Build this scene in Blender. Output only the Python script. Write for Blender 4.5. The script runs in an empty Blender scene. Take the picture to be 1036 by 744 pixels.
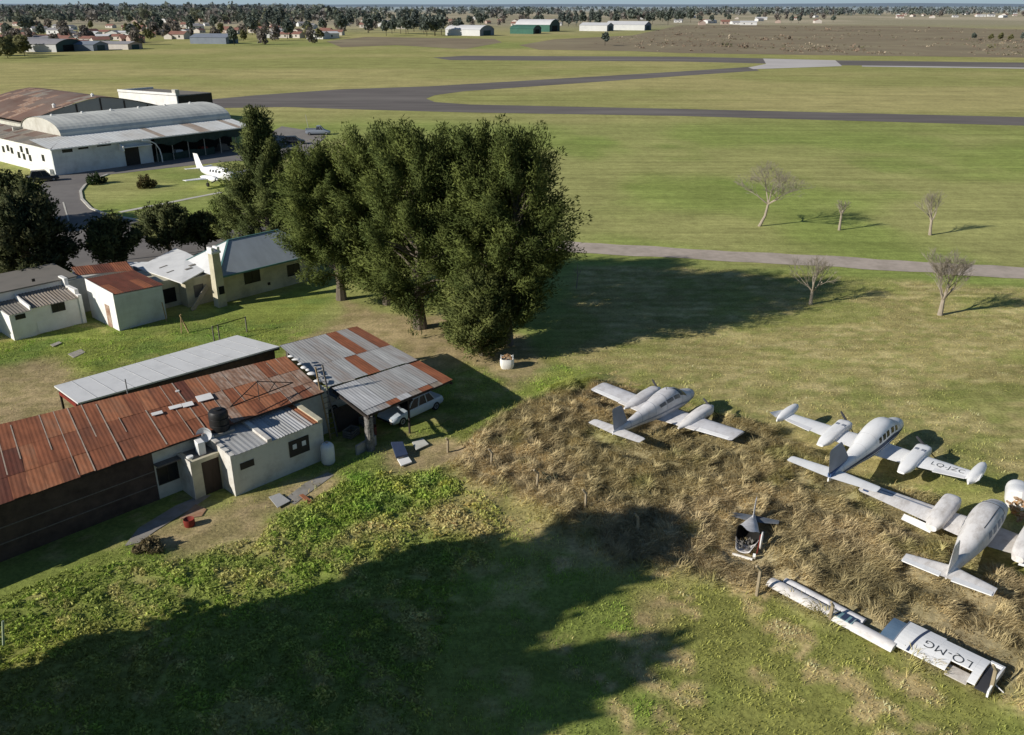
import bpy, bmesh, math, random
import numpy as np
from mathutils import Vector, Matrix, geometry
random.seed(7); RNG = np.random.default_rng(11)
PI = math.pi; R = math.radians
scene = bpy.context.scene
COL = scene.collection

# ------------------------------------------------------------------ survey: camera height and photo-to-ground helper
CAM_H = 25.0; FPX = 870.0; PITCH = math.atan(367.0 / FPX)
SP, CP = math.sin(PITCH), math.cos(PITCH)
def G(u, v, z=0.0):
    a = (v - 372.0) / FPX; Z = (CAM_H - z) / (SP + a * CP)
    return ((u - 518.0) / FPX * Z, Z * (CP - a * SP))

# ------------------------------------------------------------------ tagging
def tag(o, label=None, cat=None, group=None, kind=None):
    if label: o['label'] = label
    if cat: o['category'] = cat
    if group: o['group'] = group
    if kind: o['kind'] = kind
    return o
def thing(name, label, cat, loc=(0, 0, 0), rotz=0.0, group=None):
    o = bpy.data.objects.new(name, None); COL.objects.link(o)
    o.location = loc if len(loc) == 3 else (loc[0], loc[1], 0); o.rotation_euler = (0, 0, rotz)
    o.empty_display_size = 0.3
    return tag(o, label, cat, group)
def dup(root, loc, rotz=None, label=None, group=None, scale=None):
    r = root.copy(); COL.objects.link(r)
    r.location = loc if len(loc) == 3 else (loc[0], loc[1], 0)
    if rotz is not None: r.rotation_euler = (0, 0, rotz)
    if scale is not None: r.scale = (scale, scale, scale)
    if label: r['label'] = label
    if group: r['group'] = group
    for ch in list(root.children):
        c = ch.copy(); COL.objects.link(c); c.parent = r
        for g in list(ch.children):
            d = g.copy(); COL.objects.link(d); d.parent = c
    return r

# ------------------------------------------------------------------ mesh builder
class MB:
    def __init__(s): s.v = []; s.f = []; s.m = []
    def add(s, vs, fs, mi=0):
        b = len(s.v); s.v += [tuple(p) for p in vs]
        for f in fs: s.f.append(tuple(b + i for i in f)); s.m.append(mi)
    def box(s, x0, x1, y0, y1, z0, z1, mi=0):
        s.add([(x0,y0,z0),(x1,y0,z0),(x1,y1,z0),(x0,y1,z0),(x0,y0,z1),(x1,y0,z1),(x1,y1,z1),(x0,y1,z1)],
              [(0,3,2,1),(4,5,6,7),(0,1,5,4),(1,2,6,5),(2,3,7,6),(3,0,4,7)], mi); return s
    def hexa(s, b, t, mi=0):   # four bottom points, four top points
        s.add(list(b) + list(t), [(0,3,2,1),(4,5,6,7),(0,1,5,4),(1,2,6,5),(2,3,7,6),(3,0,4,7)], mi); return s
    def beam(s, a, b, w, h=None, mi=0):
        a = Vector(a); b = Vector(b); d = (b - a).normalized(); h = h or w
        up = Vector((0,0,1)) if abs(d.z) < .95 else Vector((1,0,0))
        x = d.cross(up).normalized() * (w / 2); y = x.cross(d).normalized() * (h / 2)
        s.hexa([a-x-y, a+x-y, a+x+y, a-x+y], [b-x-y, b+x-y, b+x+y, b-x+y], mi); return s
    def loft(s, rings, mi=0, cap0=True, cap1=True):
        n = len(rings[0]); b = len(s.v)
        for r in rings: s.v += [tuple(p) for p in r]
        for i in range(len(rings) - 1):
            for j in range(n):
                k = (j + 1) % n
                s.f.append((b+i*n+j, b+i*n+k, b+(i+1)*n+k, b+(i+1)*n+j)); s.m.append(mi)
        if cap0: s.f.append(tuple(b + j for j in range(n))[::-1]); s.m.append(mi)
        if cap1: s.f.append(tuple(b + (len(rings)-1)*n + j for j in range(n))); s.m.append(mi)
        return s
    def tube(s, pts, rad, n=6, mi=0, cap=True):
        pts = [Vector(p) for p in pts]
        if not hasattr(rad, '__len__'): rad = [rad] * len(pts)
        rings = []; px = None
        for i, p in enumerate(pts):
            d = (pts[min(i+1, len(pts)-1)] - pts[max(i-1, 0)]).normalized()
            if px is None:
                up = Vector((0,0,1)) if abs(d.z) < .9 else Vector((1,0,0)); px = d.cross(up).normalized()
            px = (px - d * px.dot(d)).normalized(); py = d.cross(px)
            rings.append([p + (px*math.cos(2*PI*k/n) + py*math.sin(2*PI*k/n)) * rad[i] for k in range(n)])
        return s.loft(rings, mi, cap, cap)
    def lathe(s, prof, c=(0,0,0), n=16, mi=0):   # profile of (r, z)
        rings = [[(c[0]+r*math.cos(2*PI*k/n), c[1]+r*math.sin(2*PI*k/n), c[2]+z) for k in range(n)] for r, z in prof]
        return s.loft(rings, mi)
    def corr(s, a, b, c, d, wl=.2, amp=.016, rows=1, mi=0, sag=0.0):
        # corrugated sheet: a->b across, a->d along the fall
        a, b, c, d = map(Vector, (a, b, c, d)); w = (b - a).length; n = max(4, int(w / wl * 4))
        nrm = (b - a).cross(d - a).normalized()
        if nrm.z < 0: nrm = -nrm
        base = len(s.v)
        for j in range(rows + 1):
            t = j / rows
            for i in range(n + 1):
                q = i / n
                p = (a*(1-q) + b*q)*(1-t) + (d*(1-q) + c*q)*t + nrm * (amp*math.sin(q*w/wl*2*PI) - sag*math.sin(PI*t)*(.6+.4*math.sin(q*9)))
                s.v.append(tuple(p))
        flip = (b - a).cross(d - a).z < 0
        for j in range(rows):
            for i in range(n):
                q = (base+j*(n+1)+i, base+j*(n+1)+i+1, base+(j+1)*(n+1)+i+1, base+(j+1)*(n+1)+i)
                s.f.append(q[::-1] if flip else q); s.m.append(mi)
        return s
    def build(s, name, mats, parent=None, smooth=False, bevel=0, loc=None):
        me = bpy.data.meshes.new(name); me.from_pydata(s.v, [], s.f)
        if not isinstance(mats, (list, tuple)): mats = [mats]
        for m in mats: me.materials.append(m)
        if len(mats) > 1: me.polygons.foreach_set('material_index', s.m)
        if smooth:
            me.polygons.foreach_set('use_smooth', [True]*len(me.polygons)); me.set_sharp_from_angle(angle=R(38))
        me.update()
        o = bpy.data.objects.new(name, me); COL.objects.link(o)
        if parent: o.parent = parent
        if loc: o.location = loc
        if bevel:
            md = o.modifiers.new('bevel', 'BEVEL'); md.width = bevel; md.segments = 2; md.limit_method = 'ANGLE'
        return o

def quick_mesh(name, V, faces_n, F, mats, cols=None, parent=None, smooth=False):
    """V Nx3, F flat loop index array, faces_n array of loop totals"""
    me = bpy.data.meshes.new(name)
    me.vertices.add(len(V)); me.vertices.foreach_set('co', np.asarray(V, np.float32).ravel())
    me.loops.add(len(F)); me.loops.foreach_set('vertex_index', np.asarray(F, np.int32))
    me.polygons.add(len(faces_n)); tot = np.asarray(faces_n, np.int32)
    st = np.concatenate([[0], np.cumsum(tot)[:-1]]).astype(np.int32)
    me.polygons.foreach_set('loop_start', st); me.polygons.foreach_set('loop_total', tot)
    if smooth: me.polygons.foreach_set('use_smooth', np.ones(len(tot), bool))
    if not isinstance(mats, (list, tuple)): mats = [mats]
    for m in mats: me.materials.append(m)
    me.update(calc_edges=True)
    if cols is not None:
        at = me.color_attributes.new('col', 'FLOAT_COLOR', 'POINT')
        c4 = np.ones((len(V), 4), np.float32); c4[:, :3] = cols
        at.data.foreach_set('color', c4.ravel())
    o = bpy.data.objects.new(name, me); COL.objects.link(o)
    if parent: o.parent = parent
    return o

# ------------------------------------------------------------------ numpy noise
def vnoise(x, y, seed):
    xi = np.floor(x).astype(np.int64); yi = np.floor(y).astype(np.int64); fx = x - xi; fy = y - yi
    fx = fx*fx*(3-2*fx); fy = fy*fy*(3-2*fy)
    def h(a, b):
        n = (a*374761393 + b*668265263 + seed*974634541) & 0x7fffffff
        n = ((n ^ (n >> 13)) * 1274126177) & 0x7fffffff
        return ((n ^ (n >> 16)) & 0xffff) / 65535.0
    return (h(xi,yi)*(1-fx)+h(xi+1,yi)*fx)*(1-fy) + (h(xi,yi+1)*(1-fx)+h(xi+1,yi+1)*fx)*fy
def fbm(x, y, scale, seed=0, oct=4):
    r = 0; a = .5; t = 0
    for i in range(oct):
        r = r + a*vnoise(x/scale*2**i + 17.3*i, y/scale*2**i - 9.1*i, seed+i); t += a; a *= .5
    return r / t
def sstep(a, b, x):
    t = np.clip((x-a)/(b-a), 0, 1); return t*t*(3-2*t)
def sdist(x, y, poly):   # >0 inside
    d = np.full(x.shape, 1e9); ins = np.zeros(x.shape, bool); n = len(poly)
    for i in range(n):
        ax, ay = poly[i]; bx, by = poly[(i+1) % n]; dx, dy = bx-ax, by-ay
        t = np.clip(((x-ax)*dx+(y-ay)*dy)/(dx*dx+dy*dy+1e-12), 0, 1)
        d = np.minimum(d, np.hypot(x-ax-t*dx, y-ay-t*dy))
        c = ((ay > y) != (by > y)) & (x < dx*(y-ay)/(dy if abs(dy) > 1e-12 else 1e-12)+ax); ins ^= c
    return np.where(ins, d, -d)
def gp(pts): return [G(u, v) for u, v in pts]

# ------------------------------------------------------------------ materials
def newmat(name):
    m = bpy.data.materials.new(name); m.use_nodes = True
    nt = m.node_tree; b = nt.nodes['Principled BSDF']; return m, nt, b
def N(nt, typ, **kw):
    n = nt.nodes.new(typ)
    for k, v in kw.items():
        if k in n.inputs: n.inputs[k].default_value = v
        else: setattr(n, k, v)
    return n
def rgba(c): return (c[0], c[1], c[2], 1)
def noise_col(nt, stops, scale, detail=6, coord='Object', stretch=None, rough=.6):
    tc = N(nt, 'ShaderNodeTexCoord'); src = tc.outputs[coord]
    if stretch:
        mp = N(nt, 'ShaderNodeMapping'); mp.inputs['Scale'].default_value = stretch
        nt.links.new(src, mp.inputs['Vector']); src = mp.outputs[0]
    nz = N(nt, 'ShaderNodeTexNoise', Scale=scale, Detail=detail, Roughness=rough); nt.links.new(src, nz.inputs['Vector'])
    rp = N(nt, 'ShaderNodeValToRGB'); el = rp.color_ramp.elements
    while len(el) < len(stops): el.new(.5)
    for e, (p, c) in zip(el, stops): e.position = p; e.color = rgba(c)
    nt.links.new(nz.outputs['Fac'], rp.inputs[0]); return rp.outputs[0], nz
def mixc(nt, a, b, fac, mode='MIX'):
    mx = N(nt, 'ShaderNodeMix', data_type='RGBA', blend_type=mode)
    for sock, val in ((mx.inputs[6], a), (mx.inputs[7], b), (mx.inputs[0], fac)):
        if hasattr(val, 'node'): nt.links.new(val, sock)
        elif isinstance(val, (int, float)): sock.default_value = val
        else: sock.default_value = rgba(val)
    return mx.outputs[2]
def surf(name, c, var=.25, scale=1.5, rough=.8, bump=0.0, dirt=None, dirt_scale=.6, dirt_amt=.5, spec=.3, metal=0, stretch=None, coord='Object'):
    """painted / plastered / metal surface with mottling and optional dirt patches"""
    m, nt, b = newmat(name)
    lo = tuple(x*(1-var) for x in c); hi = tuple(min(.9, x*(1+var*.6)) for x in c)
    col, nz = noise_col(nt, [(.3, lo), (.62, c), (.8, hi)], scale, 8, coord, stretch)
    if dirt:
        f, _ = noise_col(nt, [(.45, (0,0,0)), (.72, (dirt_amt,)*3)], dirt_scale, 8, coord, stretch, .7)
        col = mixc(nt, col, dirt, f)
    nt.links.new(col, b.inputs['Base Color']); b.inputs['Roughness'].default_value = rough
    b.inputs['Specular IOR Level'].default_value = spec; b.inputs['Metallic'].default_value = metal
    if bump:
        bp = N(nt, 'ShaderNodeBump', Strength=bump, Distance=.03); nt.links.new(nz.outputs['Fac'], bp.inputs['Height']); nt.links.new(bp.outputs[0], b.inputs['Normal'])
    return m
M = {}
M['plaster'] = surf('plaster', (.62,.60,.54), .12, .8, .9, .1, dirt=(.30,.27,.21), dirt_scale=.7, dirt_amt=.55)
M['plaster_grey'] = surf('plaster_grey', (.66,.65,.58), .12, .8, .9, .1, dirt=(.24,.22,.18), dirt_scale=.8, dirt_amt=.6)
M['plaster_bluish'] = surf('plaster_bluish', (.72,.75,.76), .10, .8, .9, .08, dirt=(.3,.3,.28), dirt_scale=.5, dirt_amt=.45)
M['plaster_beige'] = surf('plaster_beige', (.62,.57,.42), .15, .9, .9, .1, dirt=(.22,.19,.13), dirt_scale=.7, dirt_amt=.6)
M['whitewash'] = surf('whitewash', (.88,.87,.84), .08, .9, .85, .08, dirt=(.45,.40,.34), dirt_scale=.6, dirt_amt=.35)
M['old_white'] = surf('old_white', (.70,.68,.63), .15, 1.5, .9, .15, dirt=(.33,.24,.18), dirt_scale=1.1, dirt_amt=.7)
M['brick_dark'] = surf('brick_dark', (.085,.06,.05), .4, 2.5, .95, .3, dirt=(.14,.10,.08), dirt_scale=1.2, dirt_amt=.6)
M['rust'] = surf('rust', (.33,.118,.058), .40, 1.1, .9, .2, dirt=(.12,.055,.038), dirt_scale=.35, dirt_amt=.85, stretch=(1.5,.5,1))
M['rust_b'] = surf('rust_b', (.40,.155,.075), .35, 1.3, .9, .2, dirt=(.28,.17,.11), dirt_scale=1.1, dirt_amt=.55, stretch=(1.5,.5,1))
M['rust_dark_shade'] = surf('rust_dark_shade', (.17,.055,.035), .4, 1.3, .9, .2, dirt=(.10,.05,.035), dirt_scale=.9, dirt_amt=.8, stretch=(1.5,.5,1))  # old dark rust, also tree shade painted on the cottage row roofs
M['rust_pale'] = surf('rust_pale', (.36,.21,.14), .35, 1.6, .9, .2, dirt=(.45,.40,.34), dirt_scale=1.6, dirt_amt=.8, stretch=(2,.7,1))
M['seam'] = surf('seam', (.48,.38,.30), .3, 2, .9)
M['galv'] = surf('galv', (.47,.47,.46), .2, 1.4, .55, .1, dirt=(.22,.21,.2), dirt_scale=.8, dirt_amt=.6, stretch=(2.5,.4,1), spec=.5)
M['galv_b'] = surf('galv_b', (.41,.40,.39), .22, 1.4, .6, .1, dirt=(.27,.19,.14), dirt_scale=.9, dirt_amt=.7, stretch=(2.5,.4,1), spec=.5)
M['galv_c'] = surf('galv_c', (.57,.57,.57), .2, 1.4, .5, .1, dirt=(.28,.27,.26), dirt_scale=1., dirt_amt=.5, stretch=(2.5,.4,1), spec=.5)
M['galv_brown'] = surf('galv_brown', (.30,.25,.20), .3, 1.5, .8, .1, dirt=(.36,.34,.31), dirt_scale=1.1, dirt_amt=.7, stretch=(2,.5,1))
M['white_roof'] = surf('white_roof', (.78,.78,.77), .07, .5, .6, .02, dirt=(.42,.42,.42), dirt_scale=.5, dirt_amt=.5)
M['felt'] = surf('felt', (.25,.23,.2), .3, .8, .9, .1, dirt=(.15,.13,.11), dirt_scale=.8, dirt_amt=.6)
M['blue_roof'] = surf('blue_roof', (.42,.46,.49), .12, .5, .6, .03, dirt=(.26,.28,.3), dirt_scale=.3, dirt_amt=.5, stretch=(2,.6,1))
M['teal_trim'] = surf('teal_trim', (.10,.22,.22), .2, 2, .6)
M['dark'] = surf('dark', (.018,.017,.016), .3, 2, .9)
M['glass'] = surf('glass', (.02,.022,.026), .3, 2, .25, spec=.3)
M['dusty_glass'] = surf('dusty_glass', (.16,.165,.18), .3, 2, .4, dirt=(.32,.31,.3), dirt_scale=3, dirt_amt=.7)
M['frame_dark'] = surf('frame_dark', (.04,.035,.03), .3, 2, .7)
M['frame_white'] = surf('frame_white', (.7,.7,.68), .1, 2, .6)
M['door_brown'] = surf('door_brown', (.06,.042,.032), .3, 2, .7, stretch=(4,1,.5))
M['wood_pale'] = surf('wood_pale', (.38,.27,.14), .3, 3, .85, stretch=(3,3,.6))
M['wood_grey'] = surf('wood_grey', (.20,.18,.16), .35, 3, .9, .2, stretch=(3,3,.5))
M['wood_dark'] = surf('wood_dark', (.05,.04,.035), .3, 3, .9)
M['concrete'] = surf('concrete', (.42,.39,.34), .25, 2.5, .9, .2, dirt=(.25,.21,.16), dirt_scale=1.5, dirt_amt=.5)
M['walk'] = surf('walk', (.34,.32,.29), .25, 1.5, .95, .15, dirt=(.24,.21,.14), dirt_scale=1.2, dirt_amt=.8)
M['post_concrete'] = surf('post_concrete', (.40,.33,.22), .25, 2.5, .9, .2, dirt=(.25,.2,.13), dirt_scale=1.5, dirt_amt=.6)
M['post_green'] = surf('post_green', (.36,.42,.30), .2, 2, .8)
M['black_plastic'] = surf('black_plastic', (.025,.025,.025), .3, 1.5, .5)
M['white_paint'] = surf('white_paint', (.76,.76,.77), .08, 1.2, .5, dirt=(.5,.48,.45), dirt_scale=.8, dirt_amt=.35, spec=.4)
M['plane_white'] = surf('plane_white', (.92,.92,.91), .03, .8, .42, dirt=(.60,.58,.55), dirt_scale=1.6, dirt_amt=.4, spec=.45, stretch=(.6,1.6,1))
M['plane_grey'] = surf('plane_grey', (.74,.73,.74), .12, 1.3, .55, dirt=(.40,.37,.35), dirt_scale=1.6, dirt_amt=.7, spec=.35)
M['plane_grey_fin_shade'] = surf('plane_grey_fin_shade', (.30,.33,.39), .15, .9, .6, dirt=(.2,.2,.22), dirt_scale=1.0, dirt_amt=.5)  # grey for small parts, and the shade painted on the fins
M['plane_dirty'] = surf('plane_dirty', (.88,.85,.82), .12, 1.4, .6, dirt=(.40,.35,.30), dirt_scale=1.5, dirt_amt=.7, spec=.35, stretch=(.7,1.6,1))
M['plane_dirtier'] = surf('plane_dirtier', (.66,.62,.57), .2, 1.1, .75, dirt=(.25,.21,.17), dirt_scale=1.1, dirt_amt=.8, spec=.3)
M['navy'] = surf('navy', (.05,.07,.13), .2, 1, .5)
M['stripe_blue'] = surf('stripe_blue', (.06,.12,.28), .2, 1, .5)
M['letter'] = surf('letter', (.055,.065,.075), .2, 1.5, .6)
M['teal_paint'] = surf('teal_paint', (.20,.36,.40), .2, 1.5, .6, dirt=(.5,.5,.48), dirt_scale=2, dirt_amt=.7)
M['steel_blue'] = surf('steel_blue', (.13,.21,.31), .25, 1.2, .6, dirt=(.2,.25,.3), dirt_scale=1.5, dirt_amt=.5)
M['wreck_blue'] = surf('wreck_blue', (.13,.155,.19), .3, 1.5, .7, dirt=(.22,.2,.17), dirt_scale=2, dirt_amt=.7)
M['steel'] = surf('steel', (.28,.28,.29), .25, 1.5, .5, spec=.5)
M['scrap'] = surf('scrap', (.13,.12,.11), .6, 4, .8, dirt=(.35,.33,.3), dirt_scale=6, dirt_amt=.8)
M['prop'] = surf('prop', (.05,.05,.055), .2, 1.5, .4)
M['orange_bits'] = surf('orange_bits', (.42,.22,.08), .5, 5, .9, .4, dirt=(.6,.55,.45), dirt_scale=4, dirt_amt=.9)
M['tyre'] = surf('tyre', (.02,.02,.02), .2, 3, .9)
M['car_pale'] = surf('car_pale', (.50,.57,.64), .06, .5, .35, spec=.5)
M['car_white'] = surf('car_white', (.70,.70,.70), .06, .5, .4, spec=.5)
M['car_dark'] = surf('car_dark', (.03,.032,.04), .15, .5, .3, spec=.5)
M['car_silver'] = surf('car_silver', (.32,.36,.42), .08, .5, .35, spec=.5)
M['red'] = surf('red', (.22,.03,.02), .25, 2, .7)
M['light_lamp'] = surf('light_lamp', (.7,.7,.68), .05, 2, .2)
M['asphalt'] = surf('asphalt', (.170,.150,.138), .35, .35, .95, dirt=(.25,.225,.20), dirt_scale=.06, dirt_amt=.9, coord='Object', stretch=(.12,.8,1))
M['asphalt_drive'] = surf('asphalt_drive', (.19,.175,.165), .15, .3, .95, dirt=(.26,.24,.22), dirt_scale=.1, dirt_amt=.8)
M['asphalt_pale'] = surf('asphalt_pale', (.25,.23,.21), .15, .3, .95, dirt=(.33,.3,.26), dirt_scale=.1, dirt_amt=.8)
M['concrete_pad'] = surf('concrete_pad', (.62,.58,.55), .1, .1, .9, dirt=(.36,.33,.3), dirt_scale=.05, dirt_amt=.6)
M['gravel'] = surf('gravel', (.52,.44,.37), .15, 1.2, .95, .1, dirt=(.26,.22,.17), dirt_scale=.35, dirt_amt=.7)
M['kerb'] = surf('kerb', (.60,.57,.5), .15, .5, .9)
M['heath'] = surf('heath', (.27,.215,.135), .2, .03, 1, dirt=(.35,.30,.18), dirt_scale=.012, dirt_amt=.9)
M['hangar_roof'] = surf('hangar_roof', (.70,.70,.64), .12, .25, .6, .05, dirt=(.33,.34,.33), dirt_scale=.2, dirt_amt=.8)
M['leanto_roof'] = surf('leanto_roof', (.78,.79,.77), .08, .3, .6, .03, dirt=(.42,.36,.28), dirt_scale=.12, dirt_amt=.5)
M['leanto_rust'] = surf('leanto_rust', (.42,.33,.26), .2, .4, .8, .03, dirt=(.5,.48,.44), dirt_scale=.3, dirt_amt=.8)
M['old_rust_roof'] = surf('old_rust_roof', (.21,.125,.095), .35, .12, .9, .05, dirt=(.23,.19,.16), dirt_scale=.08, dirt_amt=.9)
M['grey_gable'] = surf('grey_gable', (.28,.30,.30), .2, .4, .8, dirt=(.2,.2,.2), dirt_scale=.2, dirt_amt=.6)
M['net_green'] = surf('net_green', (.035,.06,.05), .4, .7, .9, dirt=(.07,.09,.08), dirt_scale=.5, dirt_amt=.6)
M['far_white'] = surf('far_white', (.66,.66,.66), .1, .2, .8)
M['far_green'] = surf('far_green', (.06,.16,.12), .2, .3, .8)
M['far_darkgreen'] = surf('far_darkgreen', (.05,.085,.085), .2, .3, .8)
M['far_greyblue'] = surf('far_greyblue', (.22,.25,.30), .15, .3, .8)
M['far_roof_red'] = surf('far_roof_red', (.30,.15,.115), .2, .3, .9)
M['far_roof_grey'] = surf('far_roof_grey', (.33,.32,.33), .2, .3, .9)
M['far_wall'] = surf('far_wall', (.62,.57,.52), .12, .3, .9)
M['far_wall_b'] = surf('far_wall_b', (.46,.36,.31), .12, .3, .9)
M['stone'] = surf('stone', (.17,.16,.15), .55, 7, .95, .5, dirt=(.4,.38,.35), dirt_scale=6, dirt_amt=.9)
M['bark'] = surf('bark', (.17,.14,.11), .35, 2.5, .95, .3, stretch=(3,3,.6))
M['bark_pale'] = surf('bark_pale', (.40,.34,.27), .3, 2.5, .95, .2, stretch=(3,3,.6))
M['twig'] = surf('twig', (.33,.29,.23), .25, 2.5, .95)
M['tile_floor'] = surf('tile_floor', (.42,.24,.14), .25, 2, .9, dirt=(.4,.33,.25), dirt_scale=2, dirt_amt=.6)

def vcol_mat(name, trans=.0, rough=.9, fine=None, bump=0, spec=.1, streak=0):
    m, nt, b = newmat(name)
    at = N(nt, 'ShaderNodeVertexColor', layer_name='col'); col = at.outputs[0]
    if fine:
        geo = N(nt, 'ShaderNodeNewGeometry')
        for sc, amt in fine:
            nz = N(nt, 'ShaderNodeTexNoise', Scale=sc, Detail=5, Roughness=.65); nt.links.new(geo.outputs['Position'], nz.inputs['Vector'])
            rp = N(nt, 'ShaderNodeMapRange'); rp.inputs[1].default_value = .3; rp.inputs[2].default_value = .7
            rp.inputs[3].default_value = 1-amt; rp.inputs[4].default_value = 1+amt
            nt.links.new(nz.outputs['Fac'], rp.inputs[0])
            cb = N(nt, 'ShaderNodeCombineColor'); [nt.links.new(rp.outputs[0], cb.inputs[i]) for i in range(3)]
            col = mixc(nt, col, cb.outputs[0], 1.0, 'MULTIPLY')
        if streak:
            for ang, sx, sy, dd in ((12, .02, .55, 4), (12, .05, 1.6, 3), (-42, .015, .22, 3)):
                mp = N(nt, 'ShaderNodeMapping'); mp.inputs['Rotation'].default_value = (0, 0, R(ang)); mp.inputs['Scale'].default_value = (sx, sy, 1)
                n2 = N(nt, 'ShaderNodeTexNoise', Scale=1.0, Detail=dd, Roughness=.6); nt.links.new(geo.outputs['Position'], mp.inputs[0]); nt.links.new(mp.outputs[0], n2.inputs['Vector'])
                rp = N(nt, 'ShaderNodeMapRange'); rp.inputs[1].default_value = .32; rp.inputs[2].default_value = .68; rp.inputs[3].default_value = 1-streak; rp.inputs[4].default_value = 1+streak
                nt.links.new(n2.outputs['Fac'], rp.inputs[0]); cb = N(nt, 'ShaderNodeCombineColor'); [nt.links.new(rp.outputs[0], cb.inputs[i]) for i in range(3)]
                col = mixc(nt, col, cb.outputs[0], 1.0, 'MULTIPLY')
        if bump:
            bp = N(nt, 'ShaderNodeBump', Strength=bump, Distance=.08); nt.links.new(nz.outputs['Fac'], bp.inputs['Height']); nt.links.new(bp.outputs[0], b.inputs['Normal'])
    nt.links.new(col, b.inputs['Base Color']); b.inputs['Roughness'].default_value = rough; b.inputs['Specular IOR Level'].default_value = spec
    if trans:
        tr = N(nt, 'ShaderNodeBsdfTranslucent'); nt.links.new(col, tr.inputs[0])
        mx = N(nt, 'ShaderNodeMixShader'); mx.inputs[0].default_value = trans
        nt.links.new(b.outputs[0], mx.inputs[1]); nt.links.new(tr.outputs[0], mx.inputs[2])
        nt.links.new(mx.outputs[0], nt.nodes['Material Output'].inputs[0])
    return m
M['ground'] = vcol_mat('ground', 0, 1, fine=[(.12,.16),(.9,.2),(5.0,.3)], bump=.6, spec=.05, streak=.10)
M['grass'] = vcol_mat('grass', .25, .8)
M['leaf'] = vcol_mat('leaf', .24, .75)

# ------------------------------------------------------------------ world, sun, camera
SUN_AZ = R(205); SUN_EL = R(25.5)
sd = Vector((math.cos(SUN_EL)*math.cos(SUN_AZ), math.cos(SUN_EL)*math.sin(SUN_AZ), math.sin(SUN_EL)))
w = bpy.data.worlds.new('World'); scene.world = w; w.use_nodes = True
nt = w.node_tree; bg = nt.nodes['Background']; bg.inputs[1].default_value = .053
sky = nt.nodes.new('ShaderNodeTexSky'); sky.sky_type = 'NISHITA'; sky.sun_disc = False
sky.sun_elevation = SUN_EL; sky.sun_rotation = math.atan2(sd.x, sd.y); sky.dust_density = .15; sky.air_density = 1.2; sky.ozone_density = 2.5
mxs = mixc(nt, sky.outputs[0], (.84,.95,1.10), 1.0, 'MULTIPLY')
tcw = N(nt, 'ShaderNodeTexCoord'); sx = N(nt, 'ShaderNodeSeparateXYZ'); nt.links.new(tcw.outputs['Generated'], sx.inputs[0])
mr = N(nt, 'ShaderNodeMapRange', interpolation_type='SMOOTHSTEP'); mr.inputs[1].default_value = .07; mr.inputs[2].default_value = .0; nt.links.new(sx.outputs[2], mr.inputs[0])
hzn = N(nt, 'ShaderNodeRGB'); hzn.outputs[0].default_value = (6.6, 8.6, 9.9, 1)   # pale blue haze low in the sky
nt.links.new(mixc(nt, mxs, hzn.outputs[0], mr.outputs[0]), bg.inputs[0])
sl = bpy.data.lights.new('sun', 'SUN'); sl.energy = 5.0; sl.angle = R(.5); sl.color = (1, .945, .855)
so = bpy.data.objects.new('sun', sl); COL.objects.link(so); so.rotation_euler = sd.to_track_quat('Z', 'Y').to_euler(); so.location = (-60, -30, 60)
cam = bpy.data.cameras.new('camera'); cam.lens = 36*FPX/1036; cam.sensor_width = 36; cam.clip_end = 30000; cam.clip_start = .5
co = bpy.data.objects.new('camera', cam); COL.objects.link(co); co.location = (0, 0, CAM_H); co.rotation_euler = (PI/2 - PITCH, 0, 0)
scene.camera = co
scene.view_settings.view_transform = 'Standard'; scene.view_settings.look = 'None'; scene.view_settings.exposure = 0

# ================================================================== GROUND
P_TALL = gp([(440,478),(470,440),(520,412),(560,395),(600,380),(650,400),(700,420),(740,426),(785,434),(830,462),(880,492),(925,504),(965,522),(990,560),(1036,582),(1150,640),(1150,790),(1036,728),(950,690),(860,645),(770,605),(700,585),(640,585),(590,545),(500,500)])
P_ROUGH = gp([(380,490),(450,440),(520,470),(640,540),(700,590),(660,640),(600,600),(520,545),(430,540),(330,560)])
P_WEED = gp([(-80,780),(-80,585),(60,575),(120,568),(190,566),(262,522),(300,512),(345,488),(440,474),(480,500),(520,530),(480,600),(440,690),(430,780)])
P_DIRT = [gp(q) for q in ([(215,510),(335,478),(345,488),(300,512),(255,548),(185,565),(140,560),(150,540)],
                          [(280,352),(330,330),(350,305),(400,318),(450,322),(545,345),(560,372),(520,392),(470,368),(440,380),(380,345),(330,340)],
                          [(-80,385),(50,362),(80,385),(80,420),(0,440),(-80,470)],
                          [(380,455),(470,440),(480,470),(400,480)])]
P_LUSH = [gp(q) for q in ([(520,400),(540,365),(590,372),(620,388),(560,405)],
                          [(-20,352),(80,338),(170,338),(310,288),(345,302),(270,345),(200,352),(60,385),(-20,375)],
                          [(265,505),(340,480),(450,470),(470,500),(420,520),(330,545),(270,530)])]
P_MOW = gp([(575,392),(560,330),(585,268),(700,270),(1036,291),(1500,320),(1700,620),(1100,600),(1036,580),(930,560),(880,505),(740,420),(600,372)])
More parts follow.
